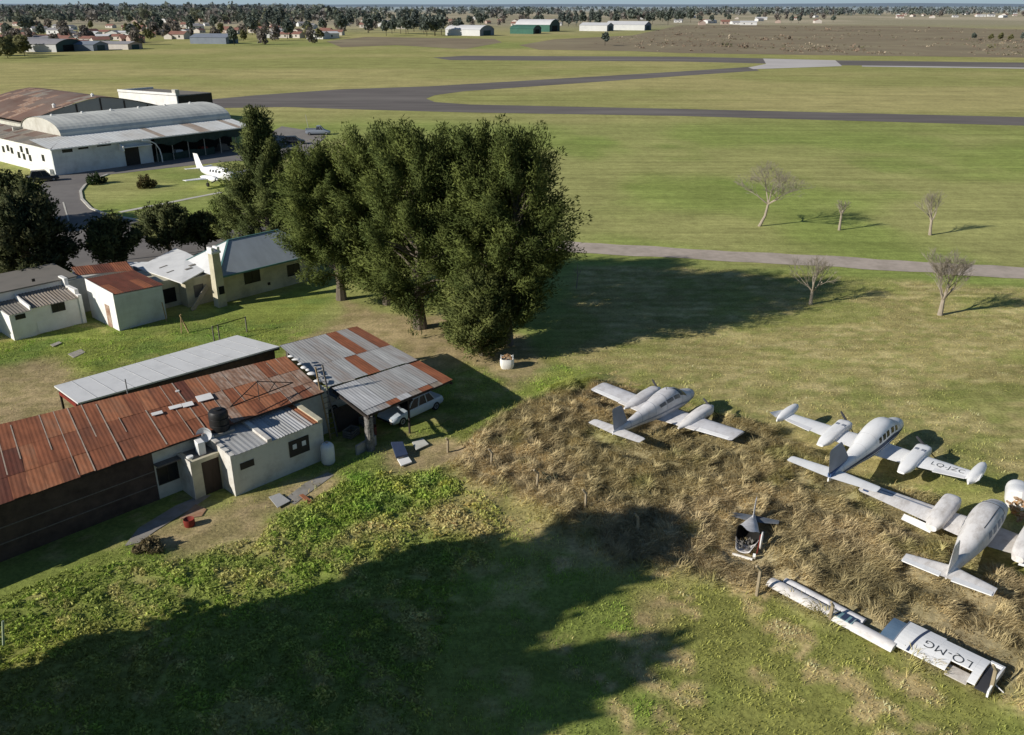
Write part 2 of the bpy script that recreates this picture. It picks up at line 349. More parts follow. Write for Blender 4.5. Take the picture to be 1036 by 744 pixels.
def ground_field(x, y):
    """base colour (Nx3), tall weight, weed weight, mow weight at ground points"""
    n1 = fbm(x, y, 9, 1); n2 = fbm(x, y, 2.2, 5); n3 = fbm(x, y, 30, 9); n4 = fbm(x, y, .8, 13)
    def mix(a, b, t): return a*(1-t[:, None]) + b*t[:, None]
    A = lambda *c: np.array(c)[None, :]
    # foreground: rough olive green with straw patches
    col = np.repeat(A(.158,.160,.050), len(x), 0)
    col = mix(col, A(.128,.152,.042), sstep(.42,.60, n1 + .16*(x < -4)))
    straw = sstep(.555,.63, .25*n2 + .75*fbm((x-y)*.5, (x+y)*1.0, .95, 21, 3))
    col = mix(col, A(.30,.235,.125), straw*np.where(x > 2, 1.0, .4))
    far = sstep(60, 66, y + .25*x)
    # field in the middle distance
    fieldc = mix(np.repeat(A(.162,.192,.058), len(x), 0), A(.210,.208,.085), sstep(.42,.62, n3))
    fieldc = mix(fieldc, A(.130,.170,.045), sstep(.58,.75, fbm(x, y, 16, 31))*.7)
    col = mix(col, fieldc, far)
    # mown strip with swaths parallel to the track
    dm = sdist(x, y, P_MOW); m = sstep(-1, 1.5, dm + 2*(n2-.5))
    rot = R(-12); q = -x*math.sin(rot) + y*math.cos(rot)
    sw = .5 + .5*np.sin(q/1.9*2*PI + 3*fbm(x, y, 12, 41))
    sw = sw * sstep(.35,.6, fbm(x*math.cos(rot)+q*0, q*3, 7, 47))
    mc = mix(np.repeat(A(.212,.184,.084), len(x), 0), A(.305,.255,.13), np.clip(sw*.8*sstep(.3,.6,n2+.1), 0, 1))
    mc = mix(mc, A(.36,.30,.16), sstep(.52,.66, fbm(x*.7, y*1.6, .9, 57, 3))*.6*sstep(.3,.6,n2+.08)); mc = mix(mc, A(.13,.15,.045), sstep(.54,.66, fbm(x, y*1.5, .8, 58, 3))*.5)
    mc = mix(mc, A(.145,.165,.048), sstep(.55,.7, fbm(x, y, 5, 51))*.6)
    col = mix(col, mc, m)
    # rough straw and tall dry grass
    r = sstep(-1.0, 1.5, sdist(x, y, P_ROUGH) + 2.5*(n2-.5)); col = mix(col, A(.25,.20,.105), r*.65*sstep(.3,.55,n2))
    dt = sdist(x, y, P_TALL); t = sstep(-.6, 1.0, dt + 2.2*(n2-.5))
    tc = mix(np.repeat(A(.245,.203,.136), len(x), 0), A(.205,.176,.108), sstep(.4,.6,n1)); tc = mix(tc, A(.15,.15,.06), sstep(.62,.76, fbm(x, y, 3.2, 61))*.6)
    col = mix(col, tc, t)
    lush = np.zeros(len(x))
    for p in P_LUSH: lush = np.maximum(lush, sstep(-.8, 1.2, sdist(x, y, p) + 2*(n2-.5)))
    col = mix(col, mix(np.repeat(A(.110,.152,.040), len(x), 0), A(.15,.175,.045), sstep(.4,.6,n2)), lush*.9)
    bare = np.zeros(len(x))
    for p in P_DIRT: bare = np.maximum(bare, sstep(-.8, 1.0, sdist(x, y, p) + 2.4*(n2-.5)))
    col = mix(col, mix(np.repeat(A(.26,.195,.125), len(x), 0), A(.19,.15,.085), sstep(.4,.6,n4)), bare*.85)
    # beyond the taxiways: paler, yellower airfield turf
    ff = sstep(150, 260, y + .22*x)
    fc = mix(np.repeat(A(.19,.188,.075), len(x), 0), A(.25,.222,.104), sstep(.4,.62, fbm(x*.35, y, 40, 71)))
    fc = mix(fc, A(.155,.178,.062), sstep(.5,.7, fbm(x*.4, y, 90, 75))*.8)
    col = mix(col, fc, ff)
    # town and far plain
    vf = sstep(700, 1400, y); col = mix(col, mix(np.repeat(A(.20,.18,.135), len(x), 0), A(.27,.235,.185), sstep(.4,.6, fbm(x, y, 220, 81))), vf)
    vf = sstep(2500, 6000, y); col = mix(col, A(.22,.26,.30), vf)  # bluish distance haze put into the far plain's colour
    col = col*np.array([1.80,1.80,1.62])
    return col, t*(1-bare), np.clip((1-far)*(1-t)*(1-bare*.8)*(1-.6*m), 0, 1), m*(1-t), lush, bare
P_WALK = [gp([(287,506),(309,489),(332,478),(338,481),(313,499),(298,511)]), gp([(126,553),(140,535),(178,512),(200,503),(214,501),(206,507),(186,520),(160,536),(140,550)]), gp([(181,526),(198,511),(209,516),(204,523)]), gp([(272,505),(283,501),(294,509),(281,516)])]
# flat places: buildings, tracks
def flat_mask(x, y):
    f = np.ones(len(x)); c, s = math.cos(R(46)), math.sin(R(46)); dx, dy = x+15.2, y-41.0
    lx, ly = dx*c+dy*s, -dx*s+dy*c
    f *= sstep(.1, 1.2, -np.minimum(np.minimum(lx+30, 16-lx), np.minimum(ly+.6, 17-ly)))
    f *= 1 - sstep(56, 62, y + .1*x)
    for p in P_WALK: f *= 1 - sstep(-.5, .1, sdist(x, y, p))
    return f
def worley(x, y, scale, seed):
    gx, gy = np.floor(x/scale).astype(np.int64), np.floor(y/scale).astype(np.int64); best = np.full(x.shape, 9.0); cx = x*0; cy = y*0; rr = x*0
    def h(a, b, k):
        n = (a*374761393 + b*668265263 + (seed+k)*974634541) & 0x7fffffff; n = ((n ^ (n >> 13)) * 1274126177) & 0x7fffffff
        return ((n ^ (n >> 16)) & 0xffff)/65535.0
    for i in (-1,0,1):
        for j in (-1,0,1):
            a, b = gx+i, gy+j; px, py = (a+h(a,b,0))*scale, (b+h(a,b,1))*scale; d = np.hypot(x-px, y-py)/scale
            m = d < best; best = np.where(m, d, best); cx = np.where(m, px, cx); cy = np.where(m, py, cy); rr = np.where(m, h(a,b,2), rr)
    return best, cx, cy, rr
def tall_height(x, y):
    wx, wy = x+.5*fbm(x, y, 1.1, 93, 2), y+.5*fbm(x, y, 1.1, 94, 2); d, _, _, r = worley(wx, wy, 1.25, 7)
    return .62*np.sqrt(np.clip(1-(d/.8)**2, 0, 1))*(.45+.75*r) + .35*fbm(x, y, 4, 95, 2)
CLEAR = []
def rect_at(cx, cy, ang, x0, x1, y0, y1):
    c, s_ = math.cos(R(ang)), math.sin(R(ang)); return [(cx+a*c-b*s_, cy+a*s_+b*c) for a, b in ((x0,y0),(x1,y0),(x1,y1),(x0,y1))]
for cx, cy, an_ in ((10.25,50.3,46.5),(21.4,44.95,47)): CLEAR += [rect_at(cx,cy,an_,-1.8,.4,-5.4,5.4), rect_at(cx,cy,an_,-6,2.5,-.6,.6), rect_at(cx,cy,an_,-6.4,-5.2,-2.2,2.2), rect_at(cx,cy,an_,-1.6,1.6,1.7,2.7), rect_at(cx,cy,an_,-1.6,1.6,-2.7,-1.7)]
CLEAR += [rect_at(22.95,35.75,48,-.8,2.0,-6,6), rect_at(22.95,35.75,48,-5,3.3,-.6,.6), rect_at(22.95,35.75,48,-5.4,-4.2,-1.9,1.9), rect_at(12.05,36.9,-112,-.9,2.6,-.75,.75)]
CLEAR += [gp([(898,646),(915,618),(1028,668),(1012,706),(975,698),(955,680)]), gp([(779,582),(905,648),(903,655),(776,592)])]
def under(x, y):
    f = np.zeros(len(x)); k = (x > 3) & (x < 34) & (y > 22) & (y < 57); xx, yy = x[k], y[k]; g = np.zeros(len(xx))
    for p in CLEAR: g = np.maximum(g, sstep(-.45, .05, sdist(xx, yy, p)))
    f[k] = g; return f
def weed_height(x, y):
    k = (y < 60) & (x < 16) & (x > -48); out = np.zeros(len(x)); xx, yy = x[k], y[k]
    wx, wy = xx+.6*fbm(xx, yy, .8, 193, 2), yy+.6*fbm(xx, yy, .8, 194, 2); d, _, _, r = worley(wx, wy, .8, 47)
    m = sstep(-.6, 1.6, sdist(xx, yy, P_WEED) + 2.4*(fbm(xx, yy, 2.2, 5)-.5))
    for p in P_DIRT: m = m*(1-sstep(-.3, .6, sdist(xx, yy, p)+1.6*(fbm(xx, yy, 2.2, 5)-.5)))
    out[k] = .27*m*np.sqrt(np.clip(1-(d/.78)**2, 0, 1))*(.25+.9*r*sstep(.3,.6, fbm(xx, yy, 4.5, 197)+.1)); return out
def ground_z(x, y, t, wd):
    f = flat_mask(x, y)
    return f*(1-.75*under(x, y))*(t*tall_height(x, y)*.8 + wd*(.10*fbm(x, y, 1.3, 99, 3)+.16*fbm(x, y, 5, 98, 2)) + .8*weed_height(x, y)*(1-t))
def axis(lo, hi, step, far_lo, far_hi, g=1.07):
    a = list(np.arange(lo, hi + 1e-6, step)); s = step; p = hi
    while p < far_hi: s *= g; p += s; a.append(p)
    s = step; p = lo
    while p > far_lo: s *= g; p -= s; a.insert(0, p)
    return np.array(a)
xs = axis(-36, 60, .42, -9000, 9000); ys = axis(21, 96, .42, -60, 16000)
X, Y = np.meshgrid(xs, ys); xf, yf = X.ravel(), Y.ravel()
gc, gt, gw, gm, gl, gb = ground_field(xf, yf)
gz = ground_z(xf, yf, gt, gw)
nx, ny = len(xs), len(ys); idx = np.arange(nx*ny).reshape(ny, nx)
F = np.stack([idx[:-1,:-1], idx[:-1,1:], idx[1:,1:], idx[1:,:-1]], -1).reshape(-1)
o = quick_mesh('ground', np.stack([xf, yf, gz], 1), np.full((nx-1)*(ny-1), 4), F, M['ground'], gc, smooth=True)
tag(o, kind='structure')

# ------------------------------------------------------------------ flat sheets: roads, aprons, heath
def sheet(name, pts, z, mat):
    vs = [Vector((p[0], p[1], 0)) for p in pts]; tr = geometry.tessellate_polygon([vs])
    me = bpy.data.meshes.new(name); me.from_pydata([(p.x, p.y, z) for p in vs], [], [tuple(t) for t in tr]); me.materials.append(mat)
    bm = bmesh.new(); bm.from_mesh(me); bmesh.ops.recalc_face_normals(bm, faces=bm.faces)
    for f in bm.faces:
        if f.normal.z < 0: f.normal_flip()
    bm.to_mesh(me); bm.free()
    o = bpy.data.objects.new(name, me); COL.objects.link(o); tag(o, kind='structure'); return o
def rough_strip(name, line, width, z, mat, jit=.4, step=2.0):
    L, Rr = [], []; rnd = random.Random(5)
    for i in range(len(line)-1):
        a = Vector(line[i]); b = Vector(line[i+1]); n = max(2, int((b-a).length/step)); d = (b-a).normalized(); p = Vector((-d.y, d.x))
        for k in range(n):
            c = a + (b-a)*k/n
            L.append(c + p*(width/2 + rnd.uniform(-jit, jit))); Rr.append(c - p*(width/2 + rnd.uniform(-jit, jit)))
    V = [(p.x, p.y, z) for p in L] + [(p.x, p.y, z) for p in Rr]; n = len(L)
    me = bpy.data.meshes.new(name); me.from_pydata(V, [], [(n+i, n+i+1, i+1, i) for i in range(n-1)]); me.materials.append(mat)
    o = bpy.data.objects.new(name, me); COL.objects.link(o); tag(o, kind='structure'); return o
sheet('taxiway', gp([(150,107),(222,100),(260,96.5),(345,90.6),(435,87.5),(690,72.4),(760,67.8),(768,71.6),(690,77),(470,92.5),(440,96.5),(431,100),(440,103.5),(475,106),(690,110.5),(1036,118.7),(1250,124),(1250,133),(1036,127.4),(690,117.6),(470,114),(345,110.5),(290,108.5),(225,109.5),(150,113)]), .03, M['asphalt'])
sheet('runway', gp([(438,58.5),(470,56.6),(690,57.6),(778,59.4),(845,61.2),(1036,63.6),(1500,70),(1500,75),(1036,68.5),(850,66.2),(770,64.4),(690,62.5),(455,61)]), .03, M['asphalt'])
sheet('runway_threshold', gp([(772,59.6),(845,61.2),(852,67.2),(762,70.3),(757,68.6),(775,65)]), .06, M['concrete_pad'])
sheet('runway_shoulder', gp([(872,66.6),(960,67.6),(1036,68.6),(1500,75.2),(1500,76.6),(1036,69.8),(872,67.6)]), .05, M['concrete_pad'])
sheet('heathland', gp([(690,25.5),(900,26),(1036,30),(1700,36),(1700,62),(1036,58.5),(860,56.5),(690,54),(640,52),(545,50.5),(525,46),(560,40),(640,36)]), .05, M['heath'])
sheet('rough_heath', gp([(370,37.5),(500,39.5),(508,43),(470,50),(400,46),(345,48),(330,42)]), .05, M['heath'])
rough_strip('dirt_road', [G(300,236), G(420,240), G(588,250.5), G(700,257.3), G(868,266.5), G(1036,276.5), G(1500,305)], 4.3, .03, M['gravel'], .25)
sheet('driveway', gp([(20,262),(36,215),(28,200),(48,182),(56,176.5),(140,166.5),(250,149),(262,141),(300,150),(325,158),(260,163),(238,163),(190,168),(109,177),(90,186),(81,193),(82,201),(92,212),(109,218.5),(138,223.5),(240,228),(330,234),(430,239),(430,248),(330,246),(200,262),(110,285)]), .02, M['asphalt_drive'])
sheet('parking_apron', gp([(262,141),(285,128),(310,132),(330,138),(318,150),(300,157),(264,158)]), .035, M['asphalt_pale'])
# kerb and path round the oval lawn
mb = MB(); kp = [Vector((*G(u, v), .0)) for u, v in [(109,177),(96,182),(86,188),(81.5,194),(83,202),(92,211.5),(109,218),(138,223),(190,226),(242,228)]]
for a, b in zip(kp[:-1], kp[1:]): mb.beam(a + Vector((0,0,.07)), b + Vector((0,0,.07)), .35, .16)
tag(mb.build('kerb', M['kerb']), 'pale kerb curving round the lawn opposite the hangar', 'kerb')
rough_strip('path', [G(121,215), G(180,203.5), G(238,192)], .8, .03, M['kerb'], .08)
# painted line on the drive
rough_strip('lane_line', [G(64,205), G(69,222), G(72,236)], .18, .05, M['kerb'], .02)

# ================================================================== GRASS (uncountable: one object per kind)
def blades(name, x, y, z0, h, lean_dir, lean, width, cols, label, cat):
    n = len(x); sx = np.cos(lean_dir + PI/2 + RNG.normal(0,.6,n))*width/2; sy = np.sin(lean_dir + PI/2 + RNG.normal(0,.6,n))*width/2
    dx = np.cos(lean_dir)*lean*h; dy = np.sin(lean_dir)*lean*h; rise = h*np.sqrt(np.clip(1-lean**2, .05, 1))
    V = np.zeros((n, 5, 3)); base = np.stack([x, y, z0], 1)
    V[:,0] = base + np.stack([-sx, -sy, sx*0], 1); V[:,1] = base + np.stack([sx, sy, sx*0], 1)
    mid = base + np.stack([dx*.35, dy*.35, rise*.65], 1)
    V[:,2] = mid + np.stack([sx*.8, sy*.8, sx*0], 1); V[:,3] = mid + np.stack([-sx*.8, -sy*.8, sx*0], 1)
    V[:,4] = base + np.stack([dx, dy, rise*.95], 1)
    b = (np.arange(n)*5)[:, None]
    F = np.concatenate([b+np.array([[0,1,2,3]]), b+np.array([[3,2,4]])], 1).ravel()
    o = quick_mesh(name, V.reshape(-1,3), np.tile([4,3], n), F, M['grass'], np.repeat(cols, 5, 0)); tag(o, label, cat, kind='stuff'); return o
def sample(n, x0, x1, y0, y1):
    return RNG.uniform(x0, x1, n), RNG.uniform(y0, y1, n)
def clearance(x, y):   # keep grass out of buildings and off slabs
    c, s = math.cos(R(46)), math.sin(R(46)); dx, dy = x+15.2, y-41.0; lx, ly = dx*c+dy*s, -dx*s+dy*c
    return ~((lx > -30) & (lx < 16) & (ly > -.25 - .9*((lx > 6) & (lx < 15))) & (ly < 17))
# tall dry grass: tussocks of lodged stems
x, y = sample(400000, -8, 36, 22, 56); c_, t_, w_, m_, l_, b_ = ground_field(x, y)
k = (RNG.uniform(0,1,len(x)) < t_) & clearance(x, y); x, y, c_, t_, w_ = x[k], y[k], c_[k], t_[k], w_[k]
z = ground_z(x, y, t_, w_); un = under(x, y); d_, cx_, cy_, r_ = worley(x+.5*fbm(x, y, 1.1, 93, 2), y+.5*fbm(x, y, 1.1, 94, 2), 1.25, 7)
swirl = np.arctan2(y-cy_, x-cx_) + 2.2*(fbm(x, y, 2.2, 111)-.5) + 1.2
br = RNG.uniform(.8, 1.25, len(x))*(.72+.5*r_)*(1.12-.35*sstep(.4,.85,d_))  # crease shade between tussocks put into the blade colour
blades('dry_grass', x, y, z-.04, RNG.uniform(.28,.68,len(x))*(1-.6*un), swirl+RNG.normal(0,.45,len(x)), RNG.uniform(.6,.95,len(x)), RNG.uniform(.02,.045,len(x)), np.clip(c_*br[:,None]*np.array([1.26,1.22,1.14]), 0, .85), 'tall lodged dry grass swirling round the derelict aircraft', 'dry grass')
# weeds and rough grass in the foreground: soft tussocks of many fine blades
x, y = sample(640000, -46, 31, 22, 78); c_, t_, w_, m_, l_, b_ = ground_field(x, y)
wx, wy = x+.7*fbm(x, y, .9, 133, 2), y+.7*fbm(x, y, .9, 134, 2); d_, cx_, cy_, r_ = worley(wx, wy, .85, 23)
clump = np.sqrt(np.clip(1-(d_/.75)**2, 0, 1))*(.3+.7*r_)*sstep(.25,.55, fbm(x, y, 3.1, 139)+.15)
near = np.clip(1.15-(y-22)/75, .35, 1)
k = (RNG.uniform(0,1,len(x)) < np.clip(w_+.5*t_*(t_ < .8), 0, 1)*(.6+.4*clump)*(1-.75*b_)*near) & (RNG.uniform(0,1,len(x)) > t_) & clearance(x, y); x, y, c_, t_, w_, l_, b_, clump, r_, d_ = [q[k] for q in (x, y, c_, t_, w_, l_, b_, clump, r_, d_)]
z = ground_z(x, y, t_, w_); br = RNG.uniform(.75,1.3,len(x))*(.86+.38*clump)*(.9+.25*r_)
lc = c_*br[:,None]*1.28; weed = ((r_ > .72) & (x < 6))[:,None]; lc = np.where(weed, lc*np.array([.82,1.0,.7]), lc)
blades('meadow_grass', x, y, z-.03, RNG.uniform(.07,.17,len(x))*(.7+.8*clump)*(1+.7*l_*(y < 50))*(1-.5*under(x,y)), RNG.uniform(0,2*PI,len(x)), RNG.uniform(.2,.9,len(x)), RNG.uniform(.018,.045,len(x))*(1+.3*l_), np.clip(lc, 0, .7), 'rough green grass and weeds of the shaded foreground meadow', 'grass')
# leafy weeds on the tussocks in front of the sheds
x, y = sample(420000, -46, 16, 22, 60); hgt = weed_height(x, y); c_, t_, w_, m_, l_, b_ = ground_field(x, y)
k = (hgt > .035) & (RNG.uniform(0,1,len(x)) < np.clip(.3+hgt*4.0, 0, 1)) & (t_ < .4) & clearance(x, y); x, y, hgt, c_, t_, w_, l_ = [q[k] for q in (x, y, hgt, c_, t_, w_, l_)]; n = len(x)
wx, wy = x+.6*fbm(x, y, .8, 193, 2), y+.6*fbm(x, y, .8, 194, 2); d_, cx_, cy_, r_ = worley(wx, wy, .8, 47); r2 = fbm(x, y, 1.6, 199, 2)
z = ground_z(x, y, t_, w_) + RNG.uniform(-.02,.09,n)
lc = c_*(RNG.uniform(.75,1.3,n)*(.82+.4*r_)*(1.1-.35*sstep(.35,.8,d_)))[:,None]*1.26  # leaves darkened towards the gaps, as painted shade between tussocks
g = sstep(.5,.62, r2 + .12*l_)[:,None]; lc = lc*(1-g) + lc*np.array([.86,1.0,.72])*g; lc = np.where(((r_ > .86) & (x > -8))[:,None], lc*np.array([1.35,1.12,1.25]), lc)
D = RNG.normal(0,1,(n,3)); D[:,2] = np.abs(D[:,2])*.7; D /= np.linalg.norm(D,axis=1,keepdims=True); S = np.cross(D, RNG.normal(0,1,(n,3))); S /= np.linalg.norm(S,axis=1,keepdims=True)
L_ = RNG.uniform(.05,.12,n)[:,None]*(1+.4*l_[:,None]); P = np.stack([x,y,z],1)
o = quick_mesh('weeds', np.stack([P-D*L_,P-S*L_*.45,P+D*L_,P+S*L_*.45],1).reshape(-1,3), np.full(n,4), np.arange(n*4), M['grass'], np.repeat(np.clip(lc,0,.7),4,0)); tag(o, 'bushy leafy weeds covering the ground in front of the sheds', 'weeds', kind='stuff')
# short stubble of the mown strip
x, y = sample(170000, 3, 62, 40, 92); c_, t_, w_, m_, l_, b_ = ground_field(x, y)
k = (RNG.uniform(0,1,len(x)) < m_) & (t_ < .5); x, y, c_ = x[k], y[k], c_[k]
blades('mown_grass', x, y, np.zeros(len(x))-.01, RNG.uniform(.04,.12,len(x)), RNG.uniform(0,2*PI,len(x)), RNG.uniform(.4,.95,len(x)), RNG.uniform(.02,.05,len(x)), np.clip(c_*RNG.uniform(.8,1.3,len(x))[:,None]*1.3, 0, .6), 'short mown grass with pale swaths beside the track', 'grass')

# ================================================================== TREES
def leaf_object(name, P, D, length, width, cols, parent, Nn=None):
    n = len(P); D = D/np.linalg.norm(D, axis=1, keepdims=True)
    S = np.cross(D, RNG.normal(0,1,(n,3))); S /= np.linalg.norm(S, axis=1, keepdims=True)+1e-9
    a = D*(length/2)[:,None]; b = S*(width/2)[:,None]
    if Nn is not None:   # wind every leaf so that it faces out of its clump, and let the clump's own rounding shade it
        g = np.cross(a, b); b = np.where((np.einsum('ij,ij->i', g, Nn) < 0)[:,None], -b, b)
    V = np.stack([P-a, P+b*-1, P+a, P+b], 1).reshape(-1,3)
    o = quick_mesh(name, V, np.full(n,4), np.arange(n*4), M['leaf'], np.repeat(cols,4,0), parent, smooth=Nn is not None)
    if Nn is not None:
        nn = np.repeat(Nn/np.linalg.norm(Nn,axis=1,keepdims=True), 4, 0) + RNG.normal(0,.18,(n*4,3)); nn /= np.linalg.norm(nn,axis=1,keepdims=True)
        o.data.normals_split_custom_set_from_vertices(nn.astype(np.float32))
    return o
def crown_plumes(H, base, Rad, n, seed, lean=(0,0), point=0.0, flat=0.0):
    rg = np.random.default_rng(seed); out = []
    lob = rg.uniform(.75, 1.2, 7)
    for i in range(n):
        t = rg.uniform(0, 1)**.9
        if point: env = (1-t)**.75*(.35+.65*min(1, t*6)) + .05
        else: env = max(.12, math.sin(PI*min(1, (t*.82+.15))))**.65
        th = rg.uniform(0, 2*PI); rr = Rad*env*lob[int(th/(2*PI)*7) % 7]*math.sqrt(rg.uniform(.12, 1))
        z = base + (H-base)*t*.93
        c = np.array([rr*math.cos(th)+lean[0]*t, rr*math.sin(th)+lean[1]*t, z])
        ax = np.array([math.cos(th)*.8*rr/Rad, math.sin(th)*.8*rr/Rad, .75-.5*(1-t)*(not point)]) + rg.normal(0,.2,3); ax /= np.linalg.norm(ax)
        out.append((c, ax, rg.uniform(.8,1.25), rg.uniform(0,1)))
    return out
def make_tree(name, label, pos, H, base, Rad, n_pl, per, seed, col_a, col_b, trunk_r=.3, plume=(1.1,.55), leaf=(.34,.11), lean=(0,0), point=0, group=None, trunk_lean=(0,0), bark='bark', stems=1):
    root = thing(name, label, 'tree', (pos[0], pos[1], 0), 0, group); rg = np.random.default_rng(seed+100)
    pls = crown_plumes(H, base, Rad, n_pl, seed, lean, point)
    mb = MB(); top = H*(.93 if point else .72)
    for sidx in range(stems):
        off = rg.normal(0, .5, 2)*(stems > 1)
        pts = [(off[0]*q+trunk_lean[0]*q+lean[0]*q*q, off[1]*q+trunk_lean[1]*q+lean[1]*q*q, top*q) for q in np.linspace(0,1,7)]
        mb.tube([(0+off[0]*.3,off[1]*.3,-.3)] + [(p[0]+rg.normal(0,.06), p[1]+rg.normal(0,.06), p[2]) for p in pts[1:]], [trunk_r*1.35]+[trunk_r*(1-.85*q) for q in np.linspace(0,1,7)[1:]], 8)
    for i, (c, ax, sc, _) in enumerate(pls):
        if i % 3 == 0:
            q = min(.95, max(.12, (c[2]/top)*.72)); a = np.array([trunk_lean[0]*q+lean[0]*q*q, trunk_lean[1]*q+lean[1]*q*q, top*q])
            m1 = a*.5 + c*.5 + np.array([0,0,.25]); r0 = trunk_r*.3*(1-.6*q)
            mb.tube([a, m1, c], [r0, r0*.6, .02], 5)
    mb.build('trunk', M[bark], root, True)
    Ps, Ds, Cs, Ns = [], [], [], []
    ca, cb = np.array(col_a), np.array(col_b)
    for c, ax, sc, tint in pls:
        s = np.clip(rg.normal(0, .5, per), -1.0, 1.05); rad = np.clip(rg.normal(0, 1, (per,3)), -1.7, 1.7); rad -= (rad@ax)[:,None]*ax[None]
        P = c + ax[None]*(s*plume[0]*sc)[:,None] + rad*(plume[1]*sc*.55*(1-.35*np.abs(s)))[:,None]
        D = ax[None] + rg.normal(0,.55,(per,3)) + rad*.25
        Ps.append(P); Ds.append(D); Ns.append(rad*.8/(np.linalg.norm(rad,axis=1,keepdims=True)+.3) + ax[None]*(s*.8)[:,None] + np.array([[c[0]/Rad*.45, c[1]/Rad*.45, .35]])); f = np.clip(tint*.7 + rg.uniform(0,.3,per), 0, 1)[:,None]
        Cs.append((ca*(1-f)+cb*f)*rg.uniform(.75,1.3,(per,1)))
    P = np.concatenate(Ps); D = np.concatenate(Ds); C = np.concatenate(Cs); NN = np.concatenate(Ns)
    k = P[:,2] > .15; P, D, C, NN = P[k], D[k], C[k], NN[k]
    leaf_object('crown', P, D, RNG.uniform(.5,1.6,len(P))*leaf[0], RNG.uniform(.6,1.5,len(P))*leaf[1], C, root, NN)
    return root
DK, LT = (.055,.078,.022), (.165,.195,.052)
GROVE = 'evergreen trees of the grove behind the sheds'
make_tree('conifer_tree', 'tall evergreen tree with a narrow pointed top at the left end of the grove', (-25.2,87.5), 15.2, 1.0, 4.9, 150, 520, 1, (.06,.082,.03), (.17,.195,.062), .3, (1.5,.62), (.30,.075), point=.5, group=GROVE)
make_tree('evergreen_tree', 'bushy evergreen tree on a straight trunk beside the grey hipped roof cottage', (-15.7,75.4), 13.4, 2.4, 5.1, 140, 560, 2, DK, LT, .42, (1.75,.72), (.30,.075), lean=(-1.2,.5), group=GROVE)
make_tree('evergreen_tree', 'evergreen tree at the back of the grove, its thin trunk second from the left', (-11.3,74.0), 15.2, 2.4, 5.2, 139, 560, 3, DK, LT, .34, (1.75,.72), (.30,.075), lean=(-.5,.5), group=GROVE)
make_tree('evergreen_tree', 'tallest evergreen tree with a thick trunk in the middle of the grove', (-7.7,67.8), 15.9, 2.4, 5.4, 146, 560, 4, DK, LT, .5, (1.75,.72), (.30,.075), lean=(0,1.2), group=GROVE)
make_tree('evergreen_tree', 'evergreen tree with a leaning trunk right of the thickest trunk in the grove', (-3.6,67.0), 16.2, 2.8, 4.8, 119, 560, 5, DK, LT, .34, (1.75,.72), (.30,.075), lean=(.5,1.2), group=GROVE)
make_tree('evergreen_tree', 'wide evergreen tree at the right end of the grove beside the dirt road', (-.4,64.0), 16.3, 3.2, 4.3, 140, 560, 6, DK, LT, .42, (1.75,.72), (.30,.075), lean=(.9,1.8), group=GROVE)
make_tree('evergreen_tree', 'low bushy light green tree directly behind the white sack', (-2.3,61.8), 6.7, .9, 2.5, 80, 460, 8, (.07,.092,.028), (.205,.225,.07), .26, (1.0,.6), (.28,.075), group=GROVE)
DD, DL = (.062,.078,.034), (.175,.19,.075)
WEST = 'dark trees along the driveway'
make_tree('broad_tree', 'broad very dark tree at the left edge above the white house', (-45.5,78.5), 9.0, .8, 4.9, 150, 240, 11, DD, (.13,.135,.065), .45, (1.2,.7), (.36,.16), group=WEST)
make_tree('broad_tree', 'dark tree at the left edge in front of the white hangar wing', (-60.5,103), 6.0, .5, 5.0, 110, 190, 12, DD, DL, .4, (1.2,.7), (.4,.18), group=WEST)
make_tree('broad_tree', 'dark rounded tree beside the pale pole above the rust roofed annexe', (-39.8,83.0), 5.8, 1.9, 2.3, 75, 200, 13, DD, DL, .2, (.9,.55), (.3,.14), group=WEST)
make_tree('broad_tree', 'dark spreading tree with two stems behind the white roofed cottage', (-36.0,88.5), 5.6, 2.1, 2.75, 85, 200, 14, DD, DL, .22, (.9,.55), (.3,.14), group=WEST, stems=2)
make_tree('broad_tree', 'small light green tree between the chimney and the pointed evergreen', (-32.0,95.5), 4.7, 1.9, 2.5, 75, 200, 15, (.075,.11,.032), (.20,.24,.07), .16, (.9,.5), (.3,.13), group=WEST)
make_tree('broad_tree', 'dark little tree between the two-stemmed tree and the light green one', (-33.0,90.2), 4.4, 1.7, 1.5, 50, 190, 16, DD, DL, .15, (.8,.5), (.3,.14), group=WEST)
def shrub(label, pos, Rr, H, ca, cb, seed, name='shrub', group=None):
    rg = np.random.default_rng(seed); n = int(900*Rr)
    th = rg.uniform(0,2*PI,n); ph = np.arccos(rg.uniform(0,1,n)); rr = rg.uniform(.55,1,n)**.5*(.8+.35*np.sin(th*3+seed)*np.sin(ph*4))
    P = np.stack([Rr*rr*np.sin(ph)*np.cos(th), Rr*rr*np.sin(ph)*np.sin(th), H*rr*np.cos(ph)+.1], 1)
    f = rg.uniform(0,1,(n,1)); C = np.array(ca)*(1-f)+np.array(cb)*f
    root = thing(name, label, 'shrub', (pos[0], pos[1], 0), 0, group)
    leaf_object('foliage', P, rg.normal(0,1,(n,3))+P*.6, RNG.uniform(.2,.4,n), RNG.uniform(.1,.2,n), C, root)
    mb = MB(); [mb.tube([(0,0,-.1),(P[i,0]*.4,P[i,1]*.4,P[i,2]*.6),P[i]*.9], [.05,.03,.01], 4) for i in range(0, n, max(1, n//7))]; mb.build('stem', M['bark'], root)
    return root
LAWN = 'shrubs on the oval lawn'
shrub('dark green round shrub at the left end of the oval lawn', G(97,186), 1.7, 1.5, (.02,.04,.015), (.06,.09,.03), 3, group=LAWN)
shrub('shrub half brown and half green in the middle of the oval lawn', G(148,190), 1.6, 1.8, (.05,.05,.02), (.16,.12,.05), 4, group=LAWN)
